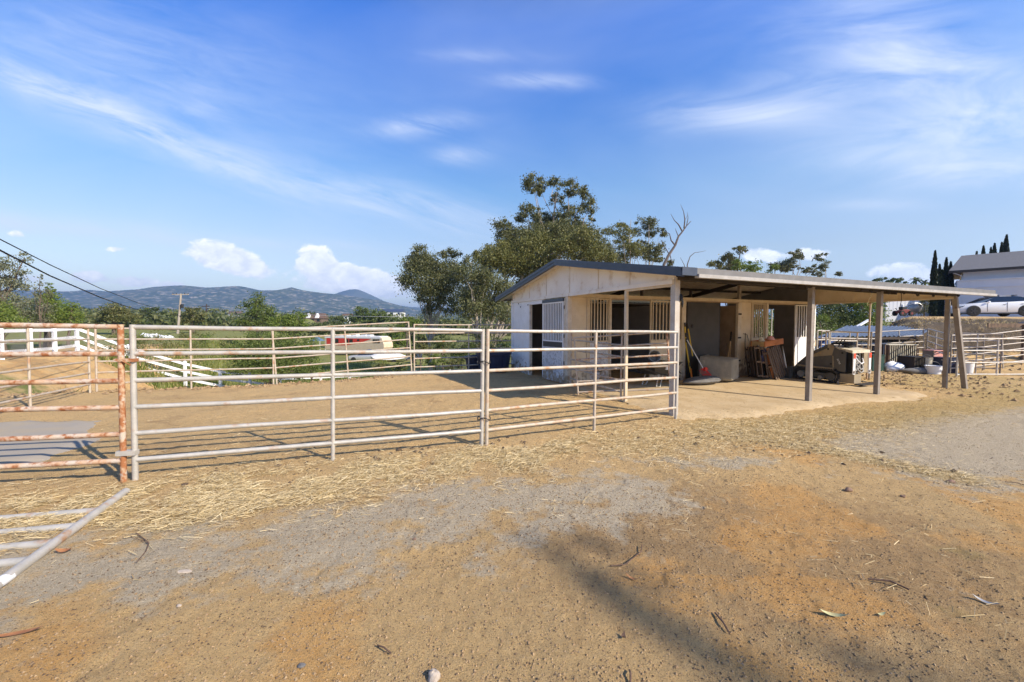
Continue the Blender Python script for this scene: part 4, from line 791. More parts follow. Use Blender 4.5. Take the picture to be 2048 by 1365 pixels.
MB().lathe([(.10, 0), (.105, .03), (.09, .08), (.05, .115), (.004, .125)], 16).build('crown', M['pink'], t, True); q = MB(); q.loft([[(.06, -.08, .01), (.06, .08, .01), (.06, .08, .02), (.06, -.08, .02)], [(.17, -.05, -.005), (.17, .05, -.005), (.17, .05, .005), (.17, -.05, .005)]]); q.build('peak', M['pink'], t)
q = MB(); q.lump((0, 0, 0), (.11, .07, .17), 12, 10, .22); q.lump((.10, -.03, -.06), (.06, .05, .10), 13, 8, .2); o = q.build('canvas_bag', M['canvas'], None, True); o.location = on_barn(6.38, 2.82, SL + 1.06); tag(o, 'pale canvas bag hung on the pallets beside the jamb', 'bag')
q = MB(); q.lump((0, 0, 0), (.07, .06, .13), 14, 8, .3); q.lump((-.04, -.01, -.16), (.05, .05, .12), 15, 8, .3); o = q.build('dark_cloth', M['bluecloth'], None, True); o.location = on_barn(6.33, 2.72, SL + .78); tag(o, 'dark blue rag hanging below the canvas bag', 'rag')
o = MB().prism([(-.24, 0), (.20, 0), (.17, .62), (-.02, .95), (-.20, .70)], 'y', -.008, .008).build('grey_sheet', M['steel']); o.location = on_barn(8.22, 3.20, SL); o.rotation_euler = (R(-9), 0, TH + .5); tag(o, 'grey metal sheet leaning on the wall behind the loader bucket', 'metal sheet')

# tracked mini loader
def loader():
    T = thing('mini_loader', 'grey and tan tracked mini loader parked on the slab under the barn roof', 'loader', on_barn(7.52, 1.02, SL), TH)
    def side(poly, x0, x1, mat, nm, bev=.0, par=T): return MB().prism(poly, 'x', x0, x1).build(nm, mat, par, False, bev)
    WD = .86
    body = [(.16, .34), (.34, .36), (.40, .42), (1.40, .42), (1.36, .55), (1.06, .76), (.66, 1.10), (.50, 1.115), (.34, .985), (.16, .955)]
    side(body, .0, .045, M['loader'], 'side_plate', .008); side(body, WD - .045, WD, M['loader'], 'side_plate', .008)
    side([(.44, .40), (1.36, .42), (1.30, .55), (1.02, .74), (.66, 1.06), (.46, 1.05)], .05, WD - .05, M['loader'], 'engine_cover', .01)
    side([(.50, .80), (1.24, .68), (1.04, .765), (.66, 1.09), (.52, 1.105), (.44, 1.04)], -.006, -.001, M['loadertan'], 'tan_panel')
    side([(.44, .40), (.46, .78), (.49, .79), (.47, .40)], -.007, -.001, M['loadertan'], 'seam_strip')
    for y, z in ((.60, .97), (.52, .55), (.24, .88)): q = MB(); q.wheel((-.006, y, z), .026, .012, 'x', 12); q.build('bolt', M['iron'], T)
    # pale hood across the rear with two legs that frame the radiator
    side([(.0, .88), (.0, .96), (.30, 1.015), (.46, 1.06), (.46, 1.02), (.30, .96)], .0, WD, M['loaderlite'], 'hood', .006)
    for x in (.0, WD - .10):
        q = MB(); q.box((x, -.03, .30), (x + .10, -.004, .88)); q.build('rear_leg', M['white'], T, False, .006)
        q = MB(); q.box((x + .002, -.036, .74), (x + .098, -.031, .88)); q.build('reflector', M['redrefl'], T)
        q = MB(); q.wheel((x + .05, -.04, .37), .045, .02, 'y', 16); q.build('pivot_pin', M['steel'], T, True)
    q = MB(); q.box((.105, .0, .32), (.115, .40, .88)); q.build('inner_plate', M['iron'], T); q = MB(); q.box((WD - .30, .0, .32), (WD - .105, .06, .88)); q.build('inner_plate', M['loadertan'], T, False, .01)
    q = MB(); q.box((.12, .10, .34), (WD - .31, .40, .86)); q.build('radiator', M['iron'], T)
    F_ = MB(); F_.tube([(.33 + .155 * math.cos(a), .07, .60 + .21 * math.sin(a)) for a in np.linspace(0, 6.283, 25)], .022, 8); F_ = F_.build('fan_shroud', M['bucket'], T, True)
    for a in np.linspace(0, 6.283, 9)[:-1]: q = MB(); q.beam((.33, .075, .60), (.33 + .14 * math.cos(a), .075, .60 + .19 * math.sin(a)), .05, .008, (0, 1, 0)); q.build('fan_blade', M['steel'], F_)
    for k, (zz_, r_) in enumerate(((.68, .10), (.52, .13), (.43, .10))): q = MB(); q.tube([(.16 + .02 * k, .02, zz_ + .1), (.2, -.03, zz_), (.33, -.05, zz_ - .09), (.5, -.02, zz_ - .06), (.56, .04, zz_ + .05)], .017, 8); q.build('hose', M['bucket'] if k else M['white'], T, True)
    MB().tube([(.30, -.02, .88), (.29, -.05, .5), (.28, -.04, .0)], .010, 6).build('cable', M['steel'], T, True)
    # tracks
    for x0 in (-.06, WD - .16):
        n = 40; loop = []; y0, y1, z0, r0 = .50, 1.32, .185, .175
        for a in np.linspace(-90, 90, 12): loop.append((y1 + .17 * math.cos(R(a)), z0 + r0 * math.sin(R(a))))
        for a in np.linspace(90, 270, 12): loop.append((y0 + .20 * math.cos(R(a)), z0 + .02 + (r0 + .02) * math.sin(R(a))))
        inner = [(.5 * (y0 + y1) + (y - .5 * (y0 + y1)) * .94, z0 + (z - z0) * .80) for y, z in loop]; m = len(loop); mb = MB()
        mb.v = [(x0, y, z) for y, z in loop] + [(x0 + .22, y, z) for y, z in loop] + [(x0, y, z) for y, z in inner] + [(x0 + .22, y, z) for y, z in inner]
        for i in range(m):
            j = (i + 1) % m; mb.f += [(i, j, m + j, m + i), (2 * m + i, 3 * m + i, 3 * m + j, 2 * m + j), (i, 2 * m + i, 2 * m + j, j), (m + i, m + j, 3 * m + j, 3 * m + i)]
        for i in range(m):                        # lugs
            j = (i + 1) % m; (ya, za), (yb, zb) = loop[i], loop[j]; L_ = math.hypot(yb - ya, zb - za); k = max(1, int(L_ / .055))
            for s_ in range(k):
                f = (s_ + .5) / k; y, z = ya + (yb - ya) * f, za + (zb - za) * f; ny, nz_ = (zb - za) / L_, -(yb - ya) / L_
                mb.beam((x0 - .004, y + ny * .008, z + nz_ * .008), (x0 + .224, y + ny * .008, z + nz_ * .008), .024, .022, (0, ny, nz_))
        K_ = mb.build('track', M['blackrub'], T)
        q = MB(); q.box((x0 + .05, .56, .13), (x0 + .17, 1.28, .27)); q.build('track_frame', M['loader'], K_, False, .01)
        for y, r_, mt in ((.50, .125, 'loader'), (1.32, .10, 'steel'), (.78, .06, 'steel'), (1.04, .06, 'steel')): MB().wheel((x0 + .06, y, z0 - (.06 if r_ < .09 else 0)), r_, .10, 'x', 18).build('roller', M[mt], K_, True)
    side([(.44, .44), (1.42, .46), (1.42, .42), (.9, .395), (.42, .40)], -.055, .0, M['loadertan'], 'fender', .004)
    # step platform at the rear
    q = MB(); q.box((.0, -.06, .05), (.34, .30, .30)); q.build('step_box', M['loadertan'], T, False, .01); q = MB(); q.box((.0, -.26, .02), (WD - .15, -.062, .05)); q.build('step_plate', M['dark'], T)
    q = MB(); q.lump((.03, .36, .14), (.05, .06, .14), 4, 8, .4); q.build('mud_cake', M['stone'], T)
    # controls and clutter above the cover
    q = MB(); q.box((.16, .42, 1.10), (.66, .62, 1.15)); q.build('control_panel', M['iron'], T, False, .01)
    for x in (.25, .40, .55): MB().tube([(x, .52, 1.15), (x, .46, 1.25)], .012, 6).build('lever', M['black'], T, True)
    q = MB(); q.tube([(.10, .40, 1.05), (.12, .36, 1.17), (.70, .36, 1.17), (.72, .40, 1.05)], .018, 8); q.build('grab_bar', M['iron'], T, True)
    q = MB(); q.lump((.45, .30, 1.08), (.22, .09, .07), 8, 8, .3); q.build('exhaust_cover', M['iron'], T)
    # lift arms and bucket
    for x in (-.035, WD + .002):
        q = MB(); q.prism([(.62, 1.00), (.62, 1.09), (1.05, .86), (1.42, .50), (1.62, .24), (1.55, .20), (1.34, .46), (1.02, .77)], 'x', x, x + .032); q.build('lift_arm', M['loader'], T, False, .004)
    q = MB(); w0, w1 = -.16, WD + .16; pr = [(1.55, .02), (1.98, .0), (1.99, .012), (1.60, .05), (1.57, .38), (1.54, .38)]; q.prism(pr, 'x', w0, w1); B_ = q.build('bucket', M['loader'], T)
    for x in (w0 - .012, w1 + .001): q = MB(); q.prism([(1.55, .02), (1.98, .0), (1.62, .38), (1.55, .38)], 'x', x, x + .011); q.build('bucket_end', M['loader'], B_)
    # lettering on the near side
    for txt, y, z, sz, rot, mat in (('SK750', .99, .795, .085, R(7), M['freshw']), ('SK750', .375, .70, .062, R(-66), M['white'])):
        c = bpy.data.curves.new('lettering', 'FONT'); c.body = txt; c.size = sz; c.extrude = .001; c.align_x = 'LEFT'; o = bpy.data.objects.new('lettering', c); c.materials.append(mat); tmp = o; COL.objects.link(tmp); bpy.context.view_layer.update(); me = bpy.data.meshes.new_from_object(tmp.evaluated_get(bpy.context.evaluated_depsgraph_get())); bpy.data.objects.remove(tmp); o = bpy.data.objects.new('lettering', me)
        o.matrix_local = Matrix.Translation((-.010, y, z)) @ Matrix(((0, 0, -1, 0), (-1, 0, 0, 0), (0, 1, 0, 0), (0, 0, 0, 1))) @ Matrix.Rotation(rot, 4, 'Z'); link(o, T)
loader()

# blue tubs in the barn's shade
def make_tub(label):
    T = thing('stock_tub', label, 'tub', (0, 0, 0), 0, 'blue black stock tubs behind the barn'); n = 30
    mb = MB(); mb.lathe([(.40, 0), (.42, .02), (.50, .48), (.55, .49), (.555, .56), (.53, .565), (.49, .55), (.40, .08)], n); mb.v = [(x * 1.05, y * .82, z) for x, y, z in mb.v]; mb.build('shell', M['tub'], T, True)
    for k in range(6):
        a = math.pi * 2 * k / 6 + .2; q = MB(); q.beam((.435 * 1.05 * math.cos(a), .435 * .82 * math.sin(a), .04), (.505 * 1.05 * math.cos(a), .505 * .82 * math.sin(a), .46), .09, .03, (math.cos(a), math.sin(a), 0)); q.build('rib', M['tub'], T)
    return T
tb = make_tub('blue black stock tub in the shade beside the barn corner, nearer of the two'); p = far(1003, 748, 13.1); tb.location = (p.x - .25, p.y, tz(p.x, p.y)); tb.scale = (1, 1, 1.14)
c = copy_tree(tb, None, 'blue black stock tub behind the paired front fence posts, farther from the barn'); p = far(966, 744, 14.0); c.location = (p.x - .1, p.y, tz(p.x, p.y)); c.rotation_euler = (0, 0, .5)

# ------------------------------------------------------------------ small things on the dirt
def hit(px, py):
    d = .8; last = d
    while d < 90:
        q = far(px, py, d)
        if q.z < tz(q.x, q.y): break
        last = d; d *= 1.02
    lo, hi = last, d
    for _ in range(24):
        mid = (lo + hi) / 2; q = far(px, py, mid)
        if q.z < tz(q.x, q.y): hi = mid
        else: lo = mid
    q = far(px, py, hi); return Vector((q.x, q.y, gz(q.x, q.y)))
def stick(name, label, cat, pix, r, mat, lift=.012):
    P_ = [hit(*q) + Vector((0, 0, lift + .01 * (i % 2))) for i, q in enumerate(pix)]; return tag(MB().tube(P_, r, 6).build(name, mat, None, True), label, cat)
tw = thing('twig', 'forked bare twig with a dark bud lying on the dirt near the fallen panel', 'twig', (0, 0, 0))
MB().tube([hit(*q) + Vector((0, 0, .015)) for q in ((272, 1068), (290, 1082), (298, 1089), (292, 1104), (274, 1128))], .0035, 6).build('stem', M['twig'], tw, True); MB().tube([hit(*q) + Vector((0, 0, .013)) for q in ((262, 1074), (280, 1083), (298, 1089))], .002, 5).build('side_shoot', M['twig'], tw, True)
stick('stick', 'forked reddish stick on the shaded dirt right of centre', 'stick', ((1222, 1136), (1250, 1132), (1282, 1108), (1284, 1096)), .0035, M['twig'])
stick('stick', 'straight brown stick lying on the orange dirt at the lower right', 'stick', ((1736, 1158), (1780, 1166), (1818, 1182)), .0055, M['twig'])
stick('stick', 'short dark stick pointing down at the edge of the soft shadow', 'stick', ((1430, 1230), (1446, 1250), (1458, 1268)), .0055, M['twig'])
stick('stick', 'thin stem beside the drive near the right edge', 'stick', ((2010, 966), (2030, 970), (2060, 976)), .005, M['twig'])
stick('stick', 'dark stick on the ground at the bottom edge right of centre', 'stick', ((1259, 1345), (1261, 1356), (1261, 1372)), .005, M['twig'])
stick('stick', 'broken grey stick on the tan dirt, bottom left of centre', 'stick', ((755, 1295), (768, 1303), (782, 1312)), .004, M['twig'])
def leaf(label, px, py, L_, W_, ang, mat, tip=.03):
    n = 8; o = MB(); vs = []
    for i in range(n + 1):
        t = i / n; w = W_ * math.sin(math.pi * min(1, t * .97 + .02)) ** .8 / 2; z = .008 + tip * (2 * t - 1) ** 2; vs += [(L_ * (t - .5), -w + .12 * L_ * math.sin(math.pi * t), z + .25 * w), (L_ * (t - .5), .12 * L_ * math.sin(math.pi * t), z), (L_ * (t - .5), w + .12 * L_ * math.sin(math.pi * t), z + .25 * w)]
    for i in range(n):
        for k in (0, 1): o.f.append((i * 3 + k, i * 3 + k + 1, i * 3 + k + 4, i * 3 + k + 3))
    o.v = vs; ob = o.build('fallen_leaf', mat, None, True); ob.location = hit(px, py); ob.rotation_euler = (0, 0, ang); return tag(ob, label, 'leaf')
leaf('pale green gum leaf curled on the orange dirt, lower right', 1667, 1236, .13, .032, -.35, M['dryleaf'])
leaf('grey curled leaf near the right edge of the dirt', 1972, 1204, .11, .03, -.9, M['steel'])
leaf('small grey green leaf right of the pale gum leaf', 1764, 1232, .06, .02, .3, M['dryleaf'], .015)
leaf('long reddish leaf at the left edge of the dirt', 30, 1278, .22, .03, .35, M['deadleaf'])
leaf('brown leaf beside the grey fallen pipe', 128, 1108, .10, .05, .2, M['deadleaf'])
leaf('tan slim leaf lying on the straw beside the grey post', 1265, 1160, .09, .018, -.6, M['deadleaf'])
leaf('dark upright leaf on the dirt at the lower middle', 1248, 1280, .04, .022, 1.2, M['twig'], .02)
def rock(label, px, py, r, mat, seed): o = MB().lump((0, 0, 0), r, seed, 9, .22).build('stone', mat, None, True); o.location = hit(px, py) + Vector((0, 0, r[2] * .5)); return tag(o, label, 'stone')
rock('pale round stone at the bottom edge of the dirt', 868, 1357, (.030, .028, .024), M['stone'], 3)
rock('small white pebble on the tan dirt left of centre', 358, 1214, (.013, .011, .008), M['stone'], 4)
rock('brown pointed stone beside the grey drive', 1697, 983, (.036, .026, .022), M['rockd'], 5)
rock('dark clod on the edge of the drive near the straw tail', 1902, 965, (.040, .028, .02), M['rockd'], 6)
rock('small brown stone right of the pointed one', 1806, 995, (.024, .018, .014), M['rockd'], 7)
rock('orange stone chip half buried left of the shadow', 829, 1080, (.016, .013, .009), M['rockd'], 8)
rock('flat slate chip on the tan dirt near the bottom', 602, 1330, (.018, .014, .006), M['greyrub'], 9)
rock('flat pale flake of wood on the grey tan dirt', 366, 1142, (.05, .02, .006), M['stone'], 10)

# ------------------------------------------------------------------ trees and shrubs
def L_(px, py, rx, ry, d, jit=0.): s_ = d / FPX; return (far(px, py, d) + Vector((0, jit, 0)), Vector((rx * s_, (rx + ry) * .5 * s_, ry * s_)))
def leaves(lobes, n_per, size, seed, aspect=.42, hang=.35, clump=.30, shell=.45):
    g = np.random.default_rng(seed); out = []
    for c, r in lobes:
        c = np.array(c); r = np.array(r); area = r[0] * r[2]; size_ = size * .84; n = max(60, int(n_per * 8.6 * area)); nc = max(6, int(n / 60))
        dv = g.normal(size=(nc, 3)); dv /= np.linalg.norm(dv, axis=1)[:, None]; cc = c + dv * r * (shell + (1 - shell) * g.random((nc, 1)))
        k = g.integers(0, nc, n); cs = clump * min(r[0], r[2]) * (.55 + .8 * g.random(nc)); p = cc[k] + g.normal(size=(n, 3)) * cs[k][:, None] * np.array([1, 1, .62])
        a = g.normal(size=(n, 3)); a[:, 2] -= hang * 2; a /= np.linalg.norm(a, axis=1)[:, None]; b = np.cross(a, g.normal(size=(n, 3))); b /= np.linalg.norm(b, axis=1)[:, None] + 1e-9
        s_ = size_ * (.6 + .9 * g.random(n))[:, None]; A = a * s_ / 2; B_ = b * s_ * aspect / 2
        out.append(np.stack([p - A, p - A * .1 + B_, p + A, p - A * .1 - B_], 1))
    return np.concatenate(out)
def limb(mb, p, q, r0, r1, sag=.12, n=5, seed=0):
    rr = random.Random(seed); d = q - p; pts = []; rs = []
    for i in range(n + 1):
        t = i / n; b = p + d * t; b += Vector((rr.uniform(-1, 1), rr.uniform(-1, 1), 0)) * d.length * .05 * math.sin(math.pi * t) * 1.5; b.z += d.length * sag * math.sin(math.pi * t) * (1 if d.z > 0 else -.3)
        pts.append(b); rs.append(r0 + (r1 - r0) * t)
    mb.tube(pts, rs, 6)
def tree(name, label, lobes, base, mat, bark, n_per=60, size=.2, r0=.22, seed=1, cat='tree', group=None, spine_top=None, aspect=.42, hang=.35, clump=.30, limbs=True, shell=.45):
    T = thing(name, label, cat, base, 0, group); off = Vector(base)
    lob = [(c - off, r) for c, r in lobes]
    quads('crown', leaves(lob, n_per, size, seed, aspect, hang, clump, shell), mat, T)
    mb = MB(); top = Vector(spine_top) - off if spine_top else max((c for c, r in lob), key=lambda c: c.z)
    n = 7; rr = random.Random(seed); sp = []
    for i in range(n + 1): t = i / n; sp.append(Vector((top.x * t ** 1.3 + rr.uniform(-.05, .05) * top.z * .3 * (0 < i), top.y * t ** 1.3, top.z * t)))
    mb.tube(sp, [r0 * (1 - .85 * i / n) for i in range(n + 1)], 9)
    if limbs:
        for k, (c, r) in enumerate(lob):
            h = c.z * (.35 + .4 * rr.random()); i = min(n, max(0, int(h / max(top.z, .1) * n))); p = sp[i]
            limb(mb, p, c + Vector((0, 0, -.2 * r.z)), r0 * .34 * (1 - .5 * i / n), r0 * .06, .10, 5, seed * 31 + k)
            for j in range(2): limb(mb, c + Vector((0, 0, -.3 * r.z)), c + Vector((rr.uniform(-.8, .8) * r.x, rr.uniform(-.8, .8) * r.y, rr.uniform(.1, .8) * r.z)), r0 * .07, r0 * .02, .05, 3, k * 7 + j)
    mb.build('trunk', bark, T, True); return T
def Z(p, dz=-.1): return (p.x, p.y, tz(p.x, p.y) + dz)
def zl(lst, d, s=3.103, x0=780, y0=330, seed=0, dj=2.):
    rr = random.Random(seed); return [L_(x0 + a / s, y0 + b / s, c / s, e / s, d, rr.uniform(-dj, dj)) for a, b, c, e in lst]
# the tall gum behind the barn
main = [(885, 150, 70, 52), (940, 118, 45, 36), (1025, 92, 48, 40), (1115, 160, 60, 55), (1205, 178, 42, 40), (1240, 258, 48, 62), (1262, 325, 24, 32), (1045, 190, 50, 40), (900, 205, 40, 25),
        (850, 335, 88, 52), (960, 325, 90, 55), (1120, 315, 92, 55), (1180, 365, 60, 45), (700, 425, 68, 52), (800, 445, 88, 58), (920, 425, 100, 75), (1050, 400, 55, 50), (1240, 425, 95, 60), (1320, 495, 80, 60), (980, 470, 190, 90), (790, 500, 140, 80), (1150, 450, 130, 100), (1040, 360, 110, 60), (1270, 550, 110, 70), (1190, 570, 130, 70), (1370, 590, 60, 40)]
tree('gum_tree', 'tallest gum tree behind the barn, its open top well above the roof ridge', zl(main, 38, seed=1), Z(far(1120, 700, 38)), M['lvE'], M['bark'], 230, .20, .30, 3, spine_top=tuple(far(1110, 385, 38)), clump=.26)
low = [(620, 505, 50, 45), (740, 505, 88, 58), (1180, 480, 88, 58), (1080, 535, 90, 60), (950, 535, 100, 68), (820, 575, 88, 60), (560, 555, 62, 38), (640, 615, 98, 68), (760, 645, 98, 58), (880, 635, 80, 60), (1345, 565, 68, 40), (1240, 560, 80, 40), (700, 545, 80, 60), (860, 505, 80, 60), (1000, 600, 90, 50), (560, 690, 70, 60), (840, 700, 70, 40), (930, 460, 70, 50), (900, 600, 180, 80), (720, 600, 130, 80)]
tree('gum_tree', 'broad gum tree with pale limbs right behind the gable', zl(low, 34, seed=2), Z(far(960, 720, 34)), M['lvE2'], M['bark'], 260, .19, .26, 5, clump=.36)
l3 = [(600, 690, 88, 58), (700, 755, 78, 58), (560, 775, 80, 60), (680, 845, 78, 58), (610, 900, 100, 70), (720, 925, 60, 60), (480, 700, 78, 58), (480, 800, 80, 60), (505, 900, 80, 60), (510, 620, 50, 40), (600, 800, 130, 150), (520, 840, 90, 110)]
tree('gum_tree', 'grey green gum tree filling the space left of the barn eave', zl(l3, 30, seed=3), Z(far(965, 720, 30)), M['lvE'], M['bark'], 260, .17, .2, 7, clump=.36)
l4 = [(215, 565, 78, 45), (160, 635, 66, 56), (380, 555, 72, 42), (262, 655, 88, 58), (138, 728, 55, 58), (350, 675, 78, 58), (240, 758, 80, 58), (160, 800, 58, 48), (330, 798, 80, 58), (420, 735, 78, 58), (262, 880, 80, 50), (400, 880, 80, 58), (440, 640, 40, 40), (270, 720, 150, 130), (210, 620, 90, 70), (380, 640, 70, 70)]
tree('gum_tree', 'leftmost gum tree of the grove, standing alone against the hills', zl(l4, 42, seed=4), Z(far(862, 715, 42)), M['lvE'], M['bark'], 170, .22, .24, 9, spine_top=tuple(far(860, 520, 42)))
l5 = [(1380, 402, 58, 36), (1450, 370, 46, 28), (1470, 480, 66, 42), (1540, 520, 66, 42), (1450, 560, 58, 46), (1560, 470, 40, 26), (1430, 450, 60, 50), (1510, 530, 80, 50), (1400, 530, 50, 50)]
tree('gum_tree', 'slender pale stemmed gum just right of the barn ridge', zl(l5, 46, seed=5), Z(far(1256, 700, 46)), M['lvE2'], M['bark'], 150, .22, .16, 11, spine_top=tuple(far(1262, 440, 46)))
l6 = [(1605, 345, 68, 44), (1560, 395, 36, 28), (1680, 420, 42, 32), (1640, 530, 66, 38), (1600, 590, 58, 30), (1670, 580, 40, 26), (1720, 610, 34, 22), (1600, 470, 30, 20), (1590, 545, 60, 50), (1620, 400, 50, 36)]
tree('gum_tree', 'thin gum between the pale stemmed gum and the bare dead tree', zl(l6, 48, seed=6), Z(far(1300, 700, 48)), M['lvE'], M['bark'], 130, .25, .15, 13, spine_top=tuple(far(1300, 450, 48)))
# bare dead trees
dt = thing('dead_tree', 'bare dead tree forking high against the sky above the barn roof', 'dead tree', Z(far(1330, 690, 44))); o0 = Vector(dt.location); mb = MB()
def bare(pts, r0, r1, d): P_ = [far(780 + x / 3.103, 330 + y / 3.103, d) - o0 for x, y in pts]; n = len(P_); mb.tube(P_, [r0 + (r1 - r0) * i / (n - 1) for i in range(n)], 6)
mb.tube([(0, 0, 0), far(780 + 1700 / 3.103, 330 + 620 / 3.103, 44) - o0], [.26, .17], 8)
bare([(1700, 620), (1730, 560), (1770, 500), (1790, 445), (1815, 415), (1840, 380), (1868, 350)], .17, .03, 44); bare([(1770, 500), (1745, 470), (1735, 430), (1715, 415)], .09, .02, 44); bare([(1815, 415), (1790, 370), (1765, 345), (1742, 305)], .08, .015, 44)
bare([(1825, 395), (1830, 340), (1822, 290), (1803, 245)], .08, .012, 44); bare([(1840, 380), (1850, 330), (1845, 295)], .05, .012, 44); bare([(1735, 560), (1700, 500), (1680, 465)], .06, .012, 44); bare([(1790, 445), (1775, 410), (1770, 395)], .05, .012, 44); bare([(1735, 545), (1745, 590), (1755, 630)], .05, .03, 44); bare([(1828, 345), (1850, 310)], .03, .01, 44)
mb.build('trunk', M['deadbark'], dt, True)
dt = thing('dead_branch', 'two thin bare shoots poking above the roof beside the dead tree', 'dead tree', Z(far(1378, 690, 40))); o0 = Vector(dt.location); mb = MB()
mb.tube([(0, 0, 0), far(1375, 560, 40) - o0], [.12, .06], 6); bare([(1845, 700), (1845, 620), (1862, 570), (1890, 546), (1930, 540), (1962, 533)], .06, .012, 40); bare([(1845, 700), (1825, 620), (1802, 575)], .05, .012, 40); mb.build('trunk', M['deadbark'], dt, True)
# trees seen over the roof
def z7(lst, d, seed=0): return zl(lst, d, 4.096, 1400, 460, seed, 2.5)
tree('leafy_tree', 'yellow green tree over the roof, left of the dark gum clusters', z7([(275, 180, 60, 40), (290, 235, 80, 50), (170, 280, 70, 40), (85, 300, 60, 35), (250, 290, 80, 45), (220, 225, 60, 40), (200, 345, 90, 50)], 60, 1), Z(far(1450, 690, 60)), M['lvO'], M['barkd'], 80, .32, .3, 21)
tree('leafy_tree', 'lower yellow green tree over the roof beside the tall one', z7([(400, 270, 70, 45), (470, 290, 60, 40), (360, 320, 70, 40), (500, 335, 50, 35), (440, 345, 80, 40)], 56, 2), Z(far(1510, 690, 56)), M['lvG'], M['barkd'], 90, .3, .3, 23)
tree('gum_tree', 'dark clustered gum above the roof in front of the white cloud', z7([(735, 215, 50, 38), (750, 260, 55, 45), (790, 210, 25, 20), (775, 310, 45, 30), (850, 220, 40, 30), (900, 240, 42, 40), (800, 345, 60, 30), (875, 205, 24, 18)], 66, 3), Z(far(1590, 690, 66)), M['lvE'], M['bark'], 95, .30, .22, 25, spine_top=tuple(far(1585, 540, 66)))
tree('gum_tree', 'small dark gum low over the roof between the two gum clusters', z7([(570, 300, 40, 34), (640, 305, 52, 36), (680, 325, 45, 28), (610, 335, 60, 26)], 68, 4), Z(far(1555, 690, 68)), M['lvE'], M['bark'], 95, .3, .2, 27)
tree('gum_tree', 'rightmost dark gum showing above the roof line', z7([(1040, 290, 58, 34), (990, 300, 45, 28), (925, 320, 22, 16), (1075, 345, 50, 30), (1165, 355, 38, 26), (1000, 345, 40, 22)], 70, 5), Z(far(1660, 690, 70)), M['lvE'], M['bark'], 95, .3, .2, 29)
tree('leafy_tree', 'flat topped green tree far off between the roof and the cypresses', z7([(1540, 408, 60, 20), (1660, 412, 55, 22), (1600, 425, 90, 20)], 95, 6), Z(far(1790, 660, 95)), M['lvD'], M['barkd'], 45, .5, .3, 31)
def palm(label, px, py, d, r):
    T = thing('palm_tree', label, 'palm tree', Z(far(px, 660, d)), 0, 'palms beyond the roof'); top = far(px, py, d) - Vector(T.location); mb = MB(); mb.tube([(0, 0, 0), top], [.22, .16], 8); mb.build('trunk', M['barkd'], T)
    V = []
    for k in range(26):
        a = k * 2.4; el = random.uniform(-.5, 1.1); dx, dy = math.cos(a), math.sin(a); prev = None
        for i in range(6):
            t = i / 5; p = top + Vector((dx * math.cos(el) * r * t, dy * math.cos(el) * r * t, r * (math.sin(el) * t - .55 * t * t))); w = .24 * r * math.sin(math.pi * min(1, t + .15)) + .02; s_ = Vector((-dy, dx, 0)) * w / 2
            if prev: V.append([prev[0] - prev[1], prev[0] + prev[1], p + s_, p - s_])
            prev = (p, s_)
    quads('crown', [[tuple(q) for q in f] for f in V], M['lvD'], T)
palm('small palm over the roof left of the cypress group', 1832, 560, 90, 2.0); palm('lower palm touching the cypress group over the roof', 1850, 565, 88, 1.6)
def cypress(label, px, top, bot, w, d, group, seed):
    b = far(px, bot, d); b.z = tz(b.x, b.y) - .1; t = far(px, top, d); h = t.z - b.z; T = thing('cypress_tree', label, 'cypress', b, 0, group); ww = w * d / FPX / 2
    g = np.random.default_rng(seed); n = int(1600 + 420 * h); z = g.random(n) ** .8; prof = np.minimum(1, (1 - z) * 2.6) ** .75 * (.72 + .28 * np.minimum(1, z * 4)); ang = g.random(n) * 6.283; rad = ww * prof * (.55 + .5 * g.random(n)) * (1 + .18 * np.sin(ang * 3 + z * 9 + seed))
    p = np.stack([rad * np.cos(ang), rad * np.sin(ang), z * h], -1); a = np.stack([.25 * np.cos(ang), .25 * np.sin(ang), np.ones(n)], -1) + g.normal(0, .25, (n, 3)); a /= np.linalg.norm(a, axis=1)[:, None]; bb = np.cross(a, g.normal(size=(n, 3))); bb /= np.linalg.norm(bb, axis=1)[:, None]
    ww *= .86; s_ = (.12 + .16 * g.random(n))[:, None] * (d / 30) ** .5; V = np.stack([p - a * s_ / 2, p + bb * s_ * .25, p + a * s_ / 2, p - bb * s_ * .25], 1); quads('crown', V, M['lvC'], T)
    MB().tube([(0, 0, 0), (0, 0, h * .93)], [ww * .45, ww * .08], 8).build('trunk', M['barkd'], T)
cypress('tallest cypress of the left group, also showing under the roof edge', 1865, 503, 634, 10, 35, 'cypresses left of the house', 1)
for i, (px, tp, w, lb) in enumerate(((1875, 530, 9, 'second cypress from the left beside the tallest one'), (1881, 541, 8, 'shortest cypress of the left group'), (1888, 517, 10, 'slim tall cypress, second from the right in the left group'), (1897, 525, 11, 'cypress nearest the house in the left group'))): cypress(lb, px, tp, 632, w, 37 + i * .7, 'cypresses left of the house', 3 + i)
for i, (px, tp, w, lb) in enumerate(((1949, 504, 8, 'smallest cypress behind the house roof, leftmost of them'), (1962, 493, 13, 'rounded cypress behind the house roof, second from left'), (1977, 496, 10, 'third cypress from left behind the house roof'), (1984, 488, 13, 'middle cypress of the row behind the house roof'), (1998, 486, 10, 'cypress just left of the tallest one behind the house'), (2007, 471, 17, 'tallest cypress behind the house roof at right'))): cypress(lb, px, tp, 600, w, 52 + i * .5, 'cypresses behind the house', 13 + i)
